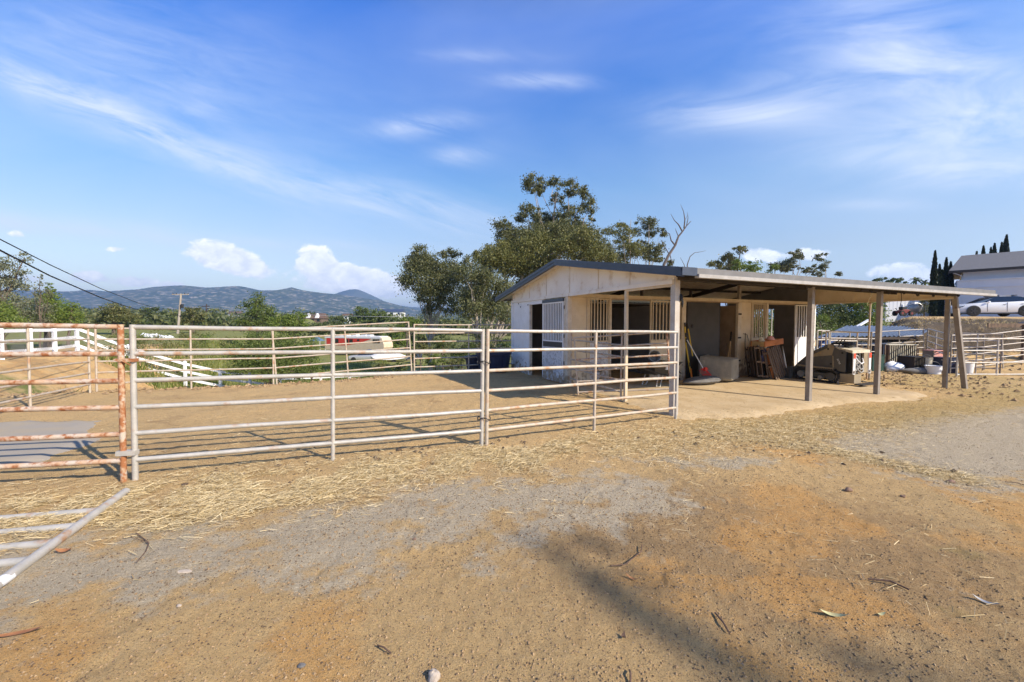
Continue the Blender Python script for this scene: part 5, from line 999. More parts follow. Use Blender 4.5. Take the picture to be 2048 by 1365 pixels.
# dense shrubs past the far end of the barn
def bush(name, label, lobes, px, d, mat, n_per=200, size=.14, seed=1, r0=.1, cat='shrub', group=None, bark=None): return tree(name, label, lobes, Z(far(px, 680, d)), mat, bark or M['barkd'], n_per, size, r0, seed, cat, group, clump=.3, shell=.5, hang=.1)
bush('evergreen_tree', 'dark evergreen seen under the roof beyond the far gable', [L_(1668, 628, 34, 30, 27), (L_(1690, 650, 34, 30, 27)), L_(1655, 655, 26, 26, 26), L_(1705, 620, 30, 26, 28), L_(1680, 600, 40, 24, 28), L_(1640, 600, 30, 24, 29), L_(1700, 675, 30, 22, 26)], 1680, 27, M['lvD'], 240, .15, 51, .16, 'tree')
bush('evergreen_tree', 'yellow green leafy tree under the roof edge left of the middle post', [L_(1735, 622, 22, 20, 26), L_(1740, 645, 20, 20, 26), L_(1720, 600, 26, 16, 27), L_(1750, 605, 20, 16, 27), L_(1755, 635, 16, 20, 27)], 1735, 26.5, M['lvG'], 230, .14, 53, .1, 'tree')
bush('shrub', 'bright green shrub at the barn end post', [L_(1640, 640, 14, 14, 22), L_(1648, 665, 16, 14, 22), L_(1632, 668, 12, 14, 22), L_(1662, 655, 10, 12, 22), L_(1672, 672, 12, 10, 21.5)], 1645, 22, M['lvG'], 300, .10, 55)
bush('shrub', 'clipped green hedge against the outbuilding beside the tall cypress', [L_(1846, 615, 13, 16, 36), L_(1838, 622, 10, 10, 36), L_(1850, 600, 10, 12, 36)], 1846, 36, M['lvO'], 200, .14, 57)
bush('evergreen_tree', 'leafy green tree seen through the barred stall panel above the pallets', [L_(1515, 630, 26, 26, 31), L_(1498, 660, 24, 24, 31), L_(1530, 660, 24, 24, 31), L_(1560, 640, 20, 24, 31), L_(1480, 635, 20, 20, 31)], 1515, 31, M['lvG'], 170, .16, 59, .12, 'tree')
# left of the picture
tree('loose_tree', 'airy grey green tree at the left edge under the power cables', [L_(5, 535, 26, 18, 27), L_(-25, 520, 30, 24, 27), L_(30, 520, 12, 10, 27), L_(50, 515, 10, 10, 27), L_(18, 560, 28, 18, 27), L_(-20, 570, 34, 24, 27), L_(40, 545, 12, 10, 27), L_(45, 575, 18, 12, 27)], Z(far(-20, 690, 27)), M['lvS'], M['barkd'], 130, .17, .14, 61, clump=.36)
tree('sapling', 'thin sapling with a bare upright tip in front of the clouds at left', [L_(81, 555, 3, 8, 25), L_(84, 568, 6, 7, 25), L_(76, 580, 10, 8, 25), L_(92, 578, 6, 5, 25), L_(70, 592, 12, 8, 25), L_(98, 590, 8, 6, 25)], Z(far(80, 690, 25)), M['lvS'], M['barkd'], 130, .13, .05, 63)
bush('shrub', 'grey green shrub mass below the thin sapling', [L_(62, 612, 30, 20, 26), L_(85, 630, 26, 18, 26), L_(45, 632, 24, 18, 26), L_(30, 605, 24, 18, 26.5)], 62, 26, M['lvS'], 200, .14, 65)
bush('shrub', 'bright leafy shrub at the left edge above the white rails', [L_(15, 632, 30, 20, 24), L_(-15, 620, 30, 22, 24), L_(38, 645, 22, 12, 24)], 10, 24, M['lvG'], 230, .13, 67)
tree('conifer', 'bright green twin topped conifer left of the distant hills', [L_(97, 578, 7, 12, 28), L_(95, 597, 11, 14, 28), L_(106, 586, 5, 9, 28), L_(104, 605, 12, 16, 28), L_(100, 628, 20, 18, 28), L_(112, 640, 20, 14, 28), L_(99, 612, 16, 14, 28), L_(97, 588, 9, 12, 28)], Z(far(100, 690, 28)), M['lvG'], M['barkd'], 260, .14, .12, 69, shell=.35)
bush('shrub', 'rounded green shrub right of the twin topped conifer', [L_(135, 622, 18, 16, 27), L_(148, 635, 14, 14, 27), L_(125, 640, 18, 12, 27), L_(145, 612, 9, 8, 27)], 135, 27, M['lvG'], 240, .13, 71)
bush('leafy_tree', 'wide bright green tree at far left behind the white rails', [L_(110, 625, 34, 24, 29), L_(75, 632, 34, 22, 29), L_(140, 640, 26, 16, 28.5), L_(30, 625, 40, 28, 29), L_(95, 606, 26, 18, 29), L_(-10, 615, 40, 30, 29)], 90, 29, M['lvG'], 170, .15, 72, .15, 'tree')
bush('leafy_tree', 'olive brown tree below the power cables left of the pole', [L_(222, 627, 20, 15, 62), L_(243, 632, 18, 14, 62), L_(200, 638, 18, 12, 62), L_(232, 617, 16, 11, 62), L_(262, 640, 18, 12, 62), L_(228, 630, 34, 18, 62)], 228, 62, M['lvO'], 60, .34, 73, .3, 'tree')
bush('leafy_tree', 'dark round tree left of the utility pole, first of a pair', [L_(291, 626, 10, 11, 110), L_(291, 640, 11, 10, 110), L_(286, 634, 8, 8, 110)], 291, 110, M['lvD'], 36, .5, 75, .3, 'tree')
bush('leafy_tree', 'dark round tree of the pair next to the utility pole', [L_(314, 628, 14, 11, 100), L_(322, 638, 14, 10, 100), L_(305, 638, 10, 10, 100)], 315, 100, M['lvD'], 36, .5, 77, .3, 'tree')
bush('leafy_tree', 'golden olive tree just right of the utility pole', [L_(385, 626, 18, 13, 70), L_(398, 634, 14, 10, 70), L_(372, 636, 13, 11, 70), L_(386, 640, 22, 9, 70)], 386, 70, M['lvO'], 60, .34, 79, .3, 'tree')
bush('leafy_tree', 'tall soft green tree right of the second dark pole', [L_(512, 602, 14, 16, 44), L_(498, 618, 16, 14, 44), L_(525, 622, 20, 18, 44), L_(540, 632, 14, 12, 44), L_(505, 640, 22, 18, 44), L_(540, 650, 22, 16, 44), L_(490, 650, 18, 14, 44)], 518, 44, M['lvM'], 130, .22, 81, .2, 'tree')
bush('leafy_tree', 'lime green rounded tree right of the tall soft green one', [L_(575, 640, 20, 14, 40), L_(596, 638, 16, 12, 40), L_(556, 645, 14, 12, 40), L_(585, 655, 24, 16, 40), L_(605, 652, 14, 12, 40)], 580, 40, M['lvG'], 150, .2, 83, .2, 'tree')
bush('shrub', 'big dark green bush behind the corral where the back panels meet', [L_(540, 690, 40, 26, 25), L_(505, 710, 34, 28, 24), L_(575, 700, 36, 28, 25), L_(540, 730, 46, 26, 23.5), L_(600, 725, 28, 24, 25), L_(490, 740, 28, 18, 23.5), L_(585, 745, 30, 16, 24), L_(520, 668, 26, 16, 26), L_(545, 705, 60, 40, 25), L_(480, 715, 24, 24, 25), L_(470, 700, 20, 18, 26), L_(610, 700, 24, 24, 26)], 545, 24.5, M['lvM'], 250, .13, 85, .12)
bush('shrub', 'lighter bush on the right flank of the big dark green bush', [L_(622, 690, 18, 18, 27), L_(615, 712, 18, 16, 26.5), L_(630, 730, 16, 14, 26), L_(640, 748, 16, 8, 25)], 622, 26.5, M['lvG'], 220, .13, 87, .1)
bush('leafy_tree', 'deep green spreading tree in the valley behind the motorhome', [L_(725, 625, 16, 12, 130), L_(752, 630, 20, 12, 130), L_(775, 638, 18, 9, 130), L_(712, 638, 14, 10, 130), L_(745, 642, 26, 8, 130)], 745, 130, M['lvM'], 34, .6, 89, .4, 'tree')
bush('leafy_tree', 'dark brown green trees crown above the left end of the motorhome', [L_(675, 642, 24, 9, 95), L_(660, 655, 26, 12, 90), L_(690, 660, 22, 10, 88), L_(640, 660, 18, 12, 90)], 668, 92, M['lvD'], 45, .42, 91, .3, 'tree')
bush('leafy_tree', 'dark trees crown directly above the motorhome roof', [L_(720, 662, 26, 12, 86), L_(752, 664, 22, 12, 86), L_(705, 672, 22, 8, 84)], 728, 86, M['lvD'], 45, .4, 93, .3, 'tree')
bush('leafy_tree', 'lime green tree at the right end of the motorhome', [L_(786, 672, 18, 14, 72), L_(800, 684, 16, 12, 72), L_(780, 690, 14, 10, 70), L_(806, 660, 14, 10, 75)], 790, 72, M['lvG'], 70, .34, 95, .25, 'tree')
bush('leafy_tree', 'bright tree at the foot of the leftmost gum', [L_(812, 640, 12, 10, 60), L_(826, 646, 14, 10, 60), L_(800, 648, 12, 8, 60)], 814, 60, M['lvG'], 80, .3, 97, .2, 'tree')
for i, (px, py, rx, ry, d, mt, lb) in enumerate(((840, 700, 22, 16, 30, 'lvO', 'olive shrub behind the corral below the leftmost gum'), (885, 690, 24, 22, 27, 'lvD', 'dark shrub behind the corral left of the paired posts'), (925, 700, 26, 24, 25, 'lvD', 'dark shrub behind the farther blue tub'), (870, 722, 26, 12, 23, 'lvG', 'low yellow green weeds behind the corral back rails'), (905, 728, 24, 12, 22, 'lvO', 'low olive weeds left of the blue tubs'), (965, 680, 26, 30, 26, 'lvE', 'tangled shrub in the gap left of the barn wall'), (1000, 700, 22, 26, 24, 'lvD', 'dark shrub against the barn corner behind the nearer tub'), (800, 735, 22, 10, 24, 'lvD', 'low dark weeds in front of the covered boat'), (760, 733, 16, 8, 26, 'lvO', 'low weeds by the silver car'))):
    bush('shrub', lb, [L_(px - rx * .5, py + ry * .2, rx * .6, ry * .7, d), L_(px + rx * .5, py, rx * .6, ry * .8, d), L_(px, py - ry * .4, rx * .7, ry * .6, d), L_(px, py + ry * .6, rx, ry * .6, d)], px, d, M[mt], 240, .13, 101 + i)
# woods of the valley floor and the far slope, one mass
def scrub(name, mat, seed, n, test, hmin, hmax, size):
    g = np.random.default_rng(seed); lob = []
    while len(lob) < n:
        u, v = g.uniform(-19, 1), g.uniform(13, 46); p = uv2w(u, v)
        if not test(u, v, p): continue
        h = g.uniform(hmin, hmax); lob.append((Vector((p.x, p.y, tz(p.x, p.y) + h * .35)), Vector((h * g.uniform(.6, 1.2), h * .8, h * .55))))
    tag(quads(name, leaves(lob, 60, size, seed, .5, .0, .34, .3), mat), None, None, None, 'stuff')
def open_side(u, v, p): return not (-9.5 < p.x / p.y * 20 < -2.6 and 40 < p.y) and p.x / p.y < -.17 and (u > -9 or v > 24)
scrub('hillside_scrub', M['lvG'], 5, 46, open_side, .5, 1.3, .13); scrub('dry_scrub', M['lvO'], 6, 60, open_side, .5, 1.5, .13)
def woods():
    g = np.random.default_rng(77); V = []
    for _ in range(760):
        d = 85 * (14 ** g.random()); a = g.uniform(-1.15, .35); x, y = d * a, d
        if d < 120 and (-.52 < a < -.28): continue
        r = g.uniform(1.6, 4.2) * (1 + d / 700); h = r * g.uniform(.7, 1.3) * (.62 if d < 260 else 1); z = tz(x, y); n = int(np.clip(16000 / d, 40, 170)); s_ = r * .27
        p = g.normal(size=(n, 3)); p /= np.linalg.norm(p, axis=1)[:, None]; p = p * np.array([r, r, h * .6]) * g.uniform(.6, 1, (n, 1)) + np.array([x, y, z + h * .6]); A = g.normal(size=(n, 3)); A /= np.linalg.norm(A, axis=1)[:, None]; B_ = np.cross(A, g.normal(size=(n, 3))); B_ /= np.linalg.norm(B_, axis=1)[:, None]
        V.append(np.stack([p - A * s_ / 2, p + B_ * s_ * .35, p + A * s_ / 2, p - B_ * s_ * .35], 1))
    return tag(quads('distant_woods', np.concatenate(V), M['lvF']), None, None, None, 'stuff')
woods()
# grass on the slope and weeds along the crest
def blades(name, n, dens, hmin, hmax, wd, rmin, rmax, mat):
    P = scatter(n, dens, rmin, rmax, -1.0, .2); k = len(P); x, y = P[:, 0], P[:, 1]; z = terrain(x, y); h = hmin + (hmax - hmin) * rng.random(k); a = rng.random(k) * 6.283; l = rng.normal(0, .35, (k, 2)) * h[:, None]
    b = np.stack([x, y, z - .02], -1); s_ = np.stack([np.cos(a), np.sin(a), np.zeros(k)], -1) * (wd * (.6 + .8 * rng.random(k)))[:, None]; t = b + np.stack([l[:, 0], l[:, 1], h], -1)
    return tag(quads(name, np.stack([b - s_, b + s_, t], 1), mat, None, 3), None, None, None, 'stuff')
def slope(x, y): u, v = w2uv(x, y); return (v > 12.5 + 9.5 * sstep((-u - 8) / 4)) * (u > -17) * (u < 1) * (.35 + fbm(x * .5, y * .5, 61))
blades('slope_grass', 32000, slope, .18, .55, .035, 11, 60, M['grass'])
blades('crest_weeds', 3500, lambda x, y: np.exp(-((w2uv(x, y)[1] - 7.9) / .3) ** 2) * (w2uv(x, y)[0] < -1) * (fbm(x * .9, y * .9, 63) > .5), .06, .25, .012, 9, 20, M['grass'])

# ------------------------------------------------------------------ hills
def hills():
    def ridge(name, pts, d, base, depth, amp, seed, mat):
        xs = np.array([p[0] for p in pts], float); ys = np.array([p[1] for p in pts], float); X = []; n, k = 240, 34; V = np.zeros((k, n, 3))
        px = np.linspace(xs[0], xs[-1], n); top = np.interp(px, xs, ys); zt = H_EYE + (649.6 - top) * d / FPX
        for i in range(k):
            t = i / (k - 1); dd = d - depth * (1 - t) if t <= .8 else d + (t - .8) / .2 * depth * .6; tt = min(1, t / .8)
            xx = (px - 1024) / FPX * d * (1 + .0 * t); f = tt ** 1.15 if t <= .8 else 1 - (t - .8) / .2
            nz_ = fbm(px * .021 + seed, np.full(n, t * 4.5 + seed), seed, 5) - .47; z = base + (zt - base) * f + amp * nz_ * math.sin(math.pi * min(1, tt)) * 2.0
            V[i] = np.stack([xx, np.full(n, dd), z], -1)
        mb = MB(); mb.v = [tuple(p) for p in V.reshape(-1, 3)]
        for i in range(k - 1):
            for j in range(n - 1): mb.f.append((i * n + j, i * n + j + 1, (i + 1) * n + j + 1, (i + 1) * n + j))
        tag(mb.build(name, mat, None, True), kind='structure')
    m1 = pm('hill scrub', (.030, .050, .026), (.060, .078, .040), .012, .95, 0, 0, 1, 8, c3=(.36, .31, .24), s3=.034, w3=.385)
    m2 = pm('far peak', (.060, .080, .060), (.10, .105, .08), .004, .95)
    ridge('hills', [(-400, 600), (-100, 595), (60, 590), (115, 587), (130, 588), (160, 587), (200, 590), (240, 590), (270, 587), (300, 590), (330, 588), (360, 586), (385, 582), (410, 580), (440, 579), (460, 581), (480, 583), (500, 582), (530, 580), (545, 581), (560, 585), (575, 588), (600, 588), (620, 587), (632, 582), (645, 587), (680, 592), (720, 596), (760, 602), (790, 606), (815, 613), (850, 622), (900, 632), (1000, 640)], 2600, -8, 1300, 26, 3, m1)
    ridge('far_peak', [(560, 618), (640, 604), (680, 594), (704, 586), (718, 582.5), (732, 582), (750, 589), (770, 600), (792, 610), (830, 616), (900, 619), (1000, 622)], 3700, -20, 900, 24, 8, m2)
hills()

# ------------------------------------------------------------------ poles and cables
t = thing('utility_pole', 'pale wooden utility pole with a crossarm standing behind the corral', 'utility pole', Z(far(356, 697, 66), -.3)); o0 = Vector(t.location); top = far(362, 588, 66) - o0
MB().tube([(0, 0, 0), top], [.20, .13], 12).build('pole', M['poleb'], t, True)
MB().box((top.x - 1.45, -.07, top.z - .18), (top.x + 1.25, .07, top.z - .04)).build('crossarm', M['poleb'], t)
for x in (-1.3, -.7, .6, 1.15): MB().lathe([(.04, 0), (.06, .05), (.03, .18)], 8, (top.x + x, 0, top.z - .04)).build('insulator', M['iron'], t)
MB().lathe([(.21, 0), (.22, .05), (.22, .55), (.12, .62)], 14, (top.x * .82 + .30, -.08, top.z * .66)).build('transformer', M['iron'], t, True)
MB().box((top.x * .5 - .3, -.1, top.z * .45), (top.x * .5 + .3, .1, top.z * .45 + .2)).build('junction_box', M['iron'], t)
t = thing('utility_pole', 'short dark utility pole farther off, right of the pale one', 'utility pole', Z(far(413, 668, 118), -.3)); o0 = Vector(t.location); top = far(413, 609, 118) - o0
MB().tube([(0, 0, 0), top], [.26, .18], 10).build('pole', M['poled'], t); MB().box((-1.1, -.1, top.z - .7), (1.1, .1, top.z - .45)).build('crossarm', M['poled'], t)
def cable(label, pts, r, mat=None, name='power_cable'):
    P_ = [far(*q) for q in pts]; out = []
    for i in range(len(P_) - 1):
        for k in range(10): t_ = k / 10; out.append(P_[i].lerp(P_[i + 1], t_))
    out.append(P_[-1]); tag(MB().tube(out, r, 6).build(name, mat or M['cable'], None, True), label, 'cable')
cable('upper black cable falling from the left edge towards the pole', [(-130, 411, 9.5), (0, 479, 11), (100, 530, 13.5), (200, 577, 18), (275, 606, 26), (330, 622, 40), (358, 632, 64)], .0150)
cable('lower thicker black cable falling from the left edge', [(-130, 438, 8.0), (0, 501, 9.3), (100, 552, 12), (200, 595, 16), (255, 614, 21), (320, 632, 34), (356, 640, 64)], .0195)
cable('pale thin wire strung across the valley from the dark pole', [(413, 616, 117.5), (480, 621, 112), (560, 627, 108), (640, 631, 106), (740, 633.5, 104), (830, 634, 103)], .045, M['wire'], 'valley_wire')

# ------------------------------------------------------------------ white rail fence on the slope
def vinyl():
    A = [far(-70, 690, 15.2), far(2, 700, 17.3), far(61, 703, 18.9), far(110, 703, 20.4), far(155, 704, 22.0), far(258, 733, 23.4), far(371, 767, 24.8)]
    P_ = [Vector((p.x, p.y, tz(p.x, p.y))) for p in A]
    P_[5].z = far(262, 738, 23.4).z; P_[6].z = far(371, 768, 24.8).z
    for x in (441, 500, 560, 642, 700, 765, 832, 900): q = far(x, 770, 25.6 + (x - 441) * .022); P_.append(Vector((q.x, q.y, 0)))
    for k, (x, yy) in enumerate(((441, 741), (500, 749), (560, 756), (642, 753), (700, 750.5), (765, 747.5), (832, 744), (900, 742))): q = P_[7 + k]; q.z = far(x, yy, q.y).z - 1.30
    T = thing('white_rail_fence', 'long white three-rail fence running down the slope behind the corral', 'fence', (0, 0, 0))
    for i, p in enumerate(P_):
        mb = MB(); mb.box((p.x - .065, p.y - .065, p.z - .4), (p.x + .065, p.y + .065, p.z + 1.36)); mb.loft([[(p.x - .075, p.y - .075, p.z + 1.36), (p.x + .075, p.y - .075, p.z + 1.36), (p.x + .075, p.y + .075, p.z + 1.36), (p.x - .075, p.y + .075, p.z + 1.36)], [(p.x - .02, p.y - .02, p.z + 1.42), (p.x + .02, p.y - .02, p.z + 1.42), (p.x + .02, p.y + .02, p.z + 1.42), (p.x - .02, p.y + .02, p.z + 1.42)]]); mb.build('post', M['vinyl'], T)
    for p, q in zip(P_[:-1], P_[1:]):
        d = (q - p).normalized() * .066
        for z in (.30, .76, 1.22): MB().beam(p + d + Vector((0, 0, z)), q - d + Vector((0, 0, z)), .04, .145).build('rail', M['vinyl'], T)
    # chain link behind the rails of the upper part, one mesh of woven wire
    mb = MB()
    for p, q in list(zip(P_[:-1], P_[1:]))[:6]:
        d = q - p; n = int(d.length / .12); off = Vector((.02, .09, 0))
        for i in range(n):
            for s_ in (1, -1):
                a0, a1 = i / n, (i + s_ * 9) / n
                if a1 < -.2 or a1 > 1.2: continue
                a1c = min(1, max(0, a1)); f = (a1c - a0) / (a1 - a0); mb.beam(p + d * a0 + off + Vector((0, 0, .05)), p + d * a1c + off + Vector((0, 0, .05 + 1.12 * f)), .006, .006)
    mb.build('chain_link', M['steel'], T)
vinyl()

# ------------------------------------------------------------------ vehicles on the lower field
def wheels(T, pts, r, w, hub=.62):
    for c in pts:
        W_ = MB().wheel(c, r, w).build('wheel', M['tyre'], T, True); R_ = MB(); R_.wheel(c, r * hub, w * .9)
        for k in range(5): a = k * 2 * math.pi / 5; R_.beam((c[0], c[1] - w * .52, c[2]), (c[0] + r * hub * math.cos(a), c[1] - w * .52, c[2] + r * hub * math.sin(a)), .06, .02, (0, 1, 0))
        R_.build('rim', M['rim'], W_, True)
def car(name, label, loc, rz, paint, st, cab, wh, r, L, width=.92, lab='car'):
    """st: (x, bottom, shoulder height, half width); cab: side outline of the glasshouse"""
    T = thing(name, label, lab, loc, rz); secs = []
    for x, zb, zs, hw in st: secs.append([(x, -hw * .90, zb), (x, -hw, zb + .12), (x, -hw, zs - .14), (x, -hw * .93, zs), (x, hw * .93, zs), (x, hw, zs - .14), (x, hw, zb + .12), (x, hw * .90, zb)])
    b = MB().loft(secs).build('body', paint, T, True)
    n = len(cab); mb = MB(); hw = width
    def hwz(z): return hw * (.90 - .30 * max(0, z - cab[0][1]) / .55 * .7)
    mb.v = [(x, -hwz(z), z) for x, z in cab] + [(x, hwz(z), z) for x, z in cab]; mb.f = [tuple(range(n))[::-1], tuple(range(n, 2 * n))] + [(i, (i + 1) % n, n + (i + 1) % n, n + i) for i in range(n)]; mb.build('cabin_glass', M['glass'], T, True)
    rf = MB(); top = cab[2:-2]; rf.v = []
    for x, z in top: rf.v += [(x, -hwz(z) - .01, z + .004), (x, hwz(z) + .01, z + .004), (x, -hwz(z) - .01, z - .035), (x, hwz(z) + .01, z - .035)]
    for i in range(len(top) - 1): a = i * 4; c = a + 4; rf.f += [(a, a + 1, c + 1, c), (a, c, c + 2, a + 2), (a + 1, a + 3, c + 3, c + 1)]
    rf.build('roof', paint, T, True)
    for x in wh:
        for s_ in (-1, 1): MB().wheel((x, s_ * (width * .985), r), r * 1.14, .035, 'y', 26).build('wheel_arch', M['black'], T)
    wheels(T, [(x, s_ * (width - .10), r) for x in wh for s_ in (-1, 1)], r, .23)
    return T
# motorhome
def motorhome():
    p0, p1 = far(650, 709, 71), far(768, 709, 67); z0 = tz(.5 * (p0.x + p1.x), .5 * (p0.y + p1.y)); z0 = far(700, 704, 69).z; Ln = (Vector((p1.x, p1.y, 0)) - Vector((p0.x, p0.y, 0))).length; T = thing('motorhome', 'cream motorhome with a red painted band parked on the field below the corral', 'motorhome', (p0.x, p0.y, z0), math.atan2(p1.y - p0.y, p1.x - p0.x)); T.scale = (1, 1, .84); H_ = 2.75; W_ = 2.5
    prof = [(0, .35), (Ln - 1.0, .35), (Ln - .2, .55), (Ln, 1.0), (Ln - .05, 1.7), (Ln - .45, H_ + .1), (Ln - .7, H_ + .3), (.1, H_ + .3), (0, H_ + .1)]
    MB().prism(prof, 'y', 0, W_).build('body', M['rvcream'], T)
    MB().prism([(.05, H_ + .301), (Ln - .8, H_ + .301), (Ln - 1.0, H_ + .42), (.2, H_ + .42)], 'y', .08, W_ - .08).build('roof', M['white'], T)
    MB().box((.02, -.03, H_ - .02), (Ln - .6, -.001, H_ + .30)).build('roof_edge', M['white'], T)
    MB().prism([(.4, 1.25), (Ln * .36, 1.25), (Ln * .60, 1.78), (Ln - 2.6, H_ - .15), (Ln - 2.6, H_ - .03), (.4, H_ - .03)], 'y', -.012, -.001).build('red_band', M['rvred'], T)
    for x0, x1, zt in ((1.6, 3.0, 2.55), (4.4, 5.1, 2.55), (5.3, 6.0, 2.55)): MB().box((x0, -.03, 1.75), (x1, -.013, zt)).build('window', M['glass'], T)
    MB().box((6.9, -.03, 2.2), (7.4, -.013, 2.55)).build('window', M['glass'], T)
    MB().prism([(Ln - 2.15, 1.85), (Ln - .75, 1.85), (Ln - .85, 2.58), (Ln - 2.15, 2.58)], 'y', -.03, -.013).build('cab_window', M['glass'], T)
    for x, w_ in ((.5, .5), (1.6, .9), (3.6, .7), (5.2, 1.0), (7.0, 1.2), (8.2, .9)): MB().prism([(x, H_ + .421), (x + w_, H_ + .421), (x + w_ - .12, H_ + .70), (x + .15, H_ + .70)], 'y', .7, 1.7).build('roof_unit', M['white'], T, False, .03)
    wheels(T, [(2.4, .2, .42), (Ln - 2.0, .2, .42), (2.4, W_ - .2, .42), (Ln - 2.0, W_ - .2, .42)], .42, .28)
motorhome()
p = far(730, 723, 60); st = [(-2.25, .38, .62, .62), (-2.1, .25, .80, .80), (-1.2, .22, .88, .86), (0, .22, .92, .88), (1.3, .22, .95, .87), (2.05, .25, .92, .82), (2.25, .4, .75, .7)]
car('silver_car', 'silver saloon car parked on the field beside the covered boat', (p.x, p.y, far(730, 722.5, 60).z), .12, M['silver'], st, [(-.95, .86), (-.3, 1.36), (-.1, 1.42), (.75, 1.42), (1.0, 1.36), (1.75, .90)], (-1.42, 1.35), .31, 4.5, .86)
# covered boat
p = far(778, 726, 58); T = thing('covered_boat', 'boat on a trailer under a white cover beside the silver car', 'boat', (p.x, p.y, far(778, 727, 58).z), .1); secs = []
for x, w_, zb, zt in ((-2.5, .25, .8, 1.15), (-2.0, .8, .5, 1.35), (-1.0, 1.1, .3, 1.62), (.2, 1.2, .3, 1.72), (1.4, 1.15, .35, 1.45), (2.3, .9, .5, 1.1), (2.7, .5, .7, .9)): secs.append([(x, -w_, zb + .3), (x, -w_ * .55, zb), (x, w_ * .55, zb), (x, w_, zb + .3), (x, w_ * .6, zt - .18), (x, 0, zt), (x, -w_ * .6, zt - .18)])
MB().loft(secs).build('cover', M['tarp'], T, True); MB().beam((-3.4, 0, .45), (1.8, 0, .30), .12, .12).build('trailer_frame', M['steel'], T); wheels(T, [(.9, -1.05, .3), (.9, 1.05, .3)], .3, .2)
p = far(737, 712, 62); T = thing('tent_trailer', 'dark round topped trailer box behind the silver car', 'trailer', (p.x, p.y, far(737, 722, 62).z)); secs = [[(.9 * math.cos(a) * s_, y, .6 + 1.15 * math.sin(a) * s_) for a in np.linspace(0, math.pi, 9)] for y, s_ in ((-.7, .92), (-.6, 1), (.6, 1), (.7, .92))]; MB().loft(secs).build('body', M['bluesheet'], T, True); wheels(T, [(0, -.75, .3), (0, .75, .3)], .3, .16)
p = far(828, 722, 55); T = thing('blue_trailer', 'blue tipped trailer right of the covered boat', 'trailer', (p.x, p.y, far(822, 724, 55).z), .2); MB().prism([(-1.1, .4), (1.0, .4), (1.2, 1.5), (.3, 1.1)], 'y', -.6, .6).build('body', M['bluesheet'], T); wheels(T, [(0, -.68, .3), (0, .68, .3)], .3, .16)
p = far(634, 700, 78); T = thing('garden_canopy', 'small blue peaked canopy left of the motorhome', 'canopy', (p.x, p.y, far(634, 703, 78).z)); w_ = 1.15; MB().add([(-w_, -w_, 2.0), (w_, -w_, 2.0), (w_, w_, 2.0), (-w_, w_, 2.0), (0, 0, 2.9)], [(0, 1, 4), (1, 2, 4), (2, 3, 4), (3, 0, 4)]).build('top', pm('blue canvas', (.10, .17, .26), None, rough=.7), T)
for x, y in ((-w_, -w_), (w_, -w_), (w_, w_), (-w_, w_)): MB().beam((x * .96, y * .96, 0), (x * .96, y * .96, 1.99), .06, .06).build('leg', M['white'], T)
for i, (x, y) in enumerate(((288, 670), (296, 671.5), (305, 672), (313, 671.5), (322, 674), (331, 675), (341, 675.5))):
    p = far(x, y, 46); o = MB().lump((0, 0, 0), (.42, .3, .24), 60 + i, 8, .25).build('white_rock', M['vinyl'], None, True); o.location = (p.x, p.y, p.z - .05); tag(o, 'white rock in the row on the far slope left of the utility pole', 'rock', 'row of white rocks on the far slope')
# houses across the valley
def house(label, px, py, d, w, h, rh, dep, wall, roof, nwin, dorm=0, name='distant_house'):
    p = far(px, py, d); T = thing(name, label, 'house', p); MB().box((-w / 2, 0, -3), (w / 2, dep, h)).build('wall', wall, T)
    MB().prism([(-.5, h + .01), (dep + .5, h + .01), (dep / 2, h + rh)], 'x', -w / 2 - .5, w / 2 + .5).build('roof', roof, T)
    for i in range(nwin): x = -w / 2 + w * (i + .5) / nwin; MB().box((x - .7, -.06, h * .3), (x + .7, -.003, h * .8)).build('window', M['glass'], T)
    for i in range(dorm): x = -w / 4 + w / 2 * i; MB().prism([(x - 1.1, h + .25), (x + 1.1, h + .25), (x, h + rh * .95)], 'y', -.1, 2).build('dormer', M['white'], T)
house('brown roofed house with two white dormers among the valley trees', 625, 646, 210, 9, 2.2, 2.8, 8, M['palletw'], M['roofbrown'], 3, 2)
house('long pale house on the bare slope left of the gum grove', 778, 632, 300, 19, 2.8, 2.2, 10, M['white'], M['bluesheet'], 4)
house('tiny white house right of the brown roofed one', 692, 640, 260, 5, 2.4, 1.6, 6, M['white'], M['roofbrown'], 1)
house('pale house low in the trees right of the dark pole', 466, 633, 320, 8, 2.0, 2, 7, M['stucco'], M['roofbrown'], 2)
house('small white roofed house among trees left of the soft green tree', 486, 636, 300, 6, 1.8, 2, 6, M['white'], M['shingle'], 2)

# ------------------------------------------------------------------ the bank, pens and buildings at right
bpn = dict(rail=M['postw'], left=M['postm'], right=M['postm'], mid=M['postw'])
def hp(px, py): q = hit(px, py); return (q.x, q.y, tz(q.x, q.y))
panel('pipe_fence', 'dark pen fence beyond the open ground right of the loader', hp(1752, 733), hp(1848, 729), 6, 1.50, (.5,), mats=bpn, r=.022)
panel('pipe_fence', 'pen fence section turning toward the leaning barn post', hp(1852, 728), hp(1893, 750), 6, 1.50, (.45,), mats=bpn, r=.022)
panel('pipe_fence', 'pen fence behind the white gate, left of its middle bar', hp(1900, 748), hp(1965, 742), 6, 1.45, (), mats=bpn, r=.02)
panel('pipe_fence', 'pen fence farthest back behind the white gate', hp(1968, 741), hp(2075, 728), 6, 1.45, (.35,), mats=bpn, r=.02)
a0, a1 = uv2w(10.42, 3.3), uv2w(10.42, 1.98)
panel('pipe_fence', 'short pipe fence closing the far gable behind the loader', gp(a0.x, a0.y), gp(a1.x, a1.y), 6, 1.53, (), mats=bpn, r=.021)
a0, a1 = hp(1913, 753), hp(2062, 752)
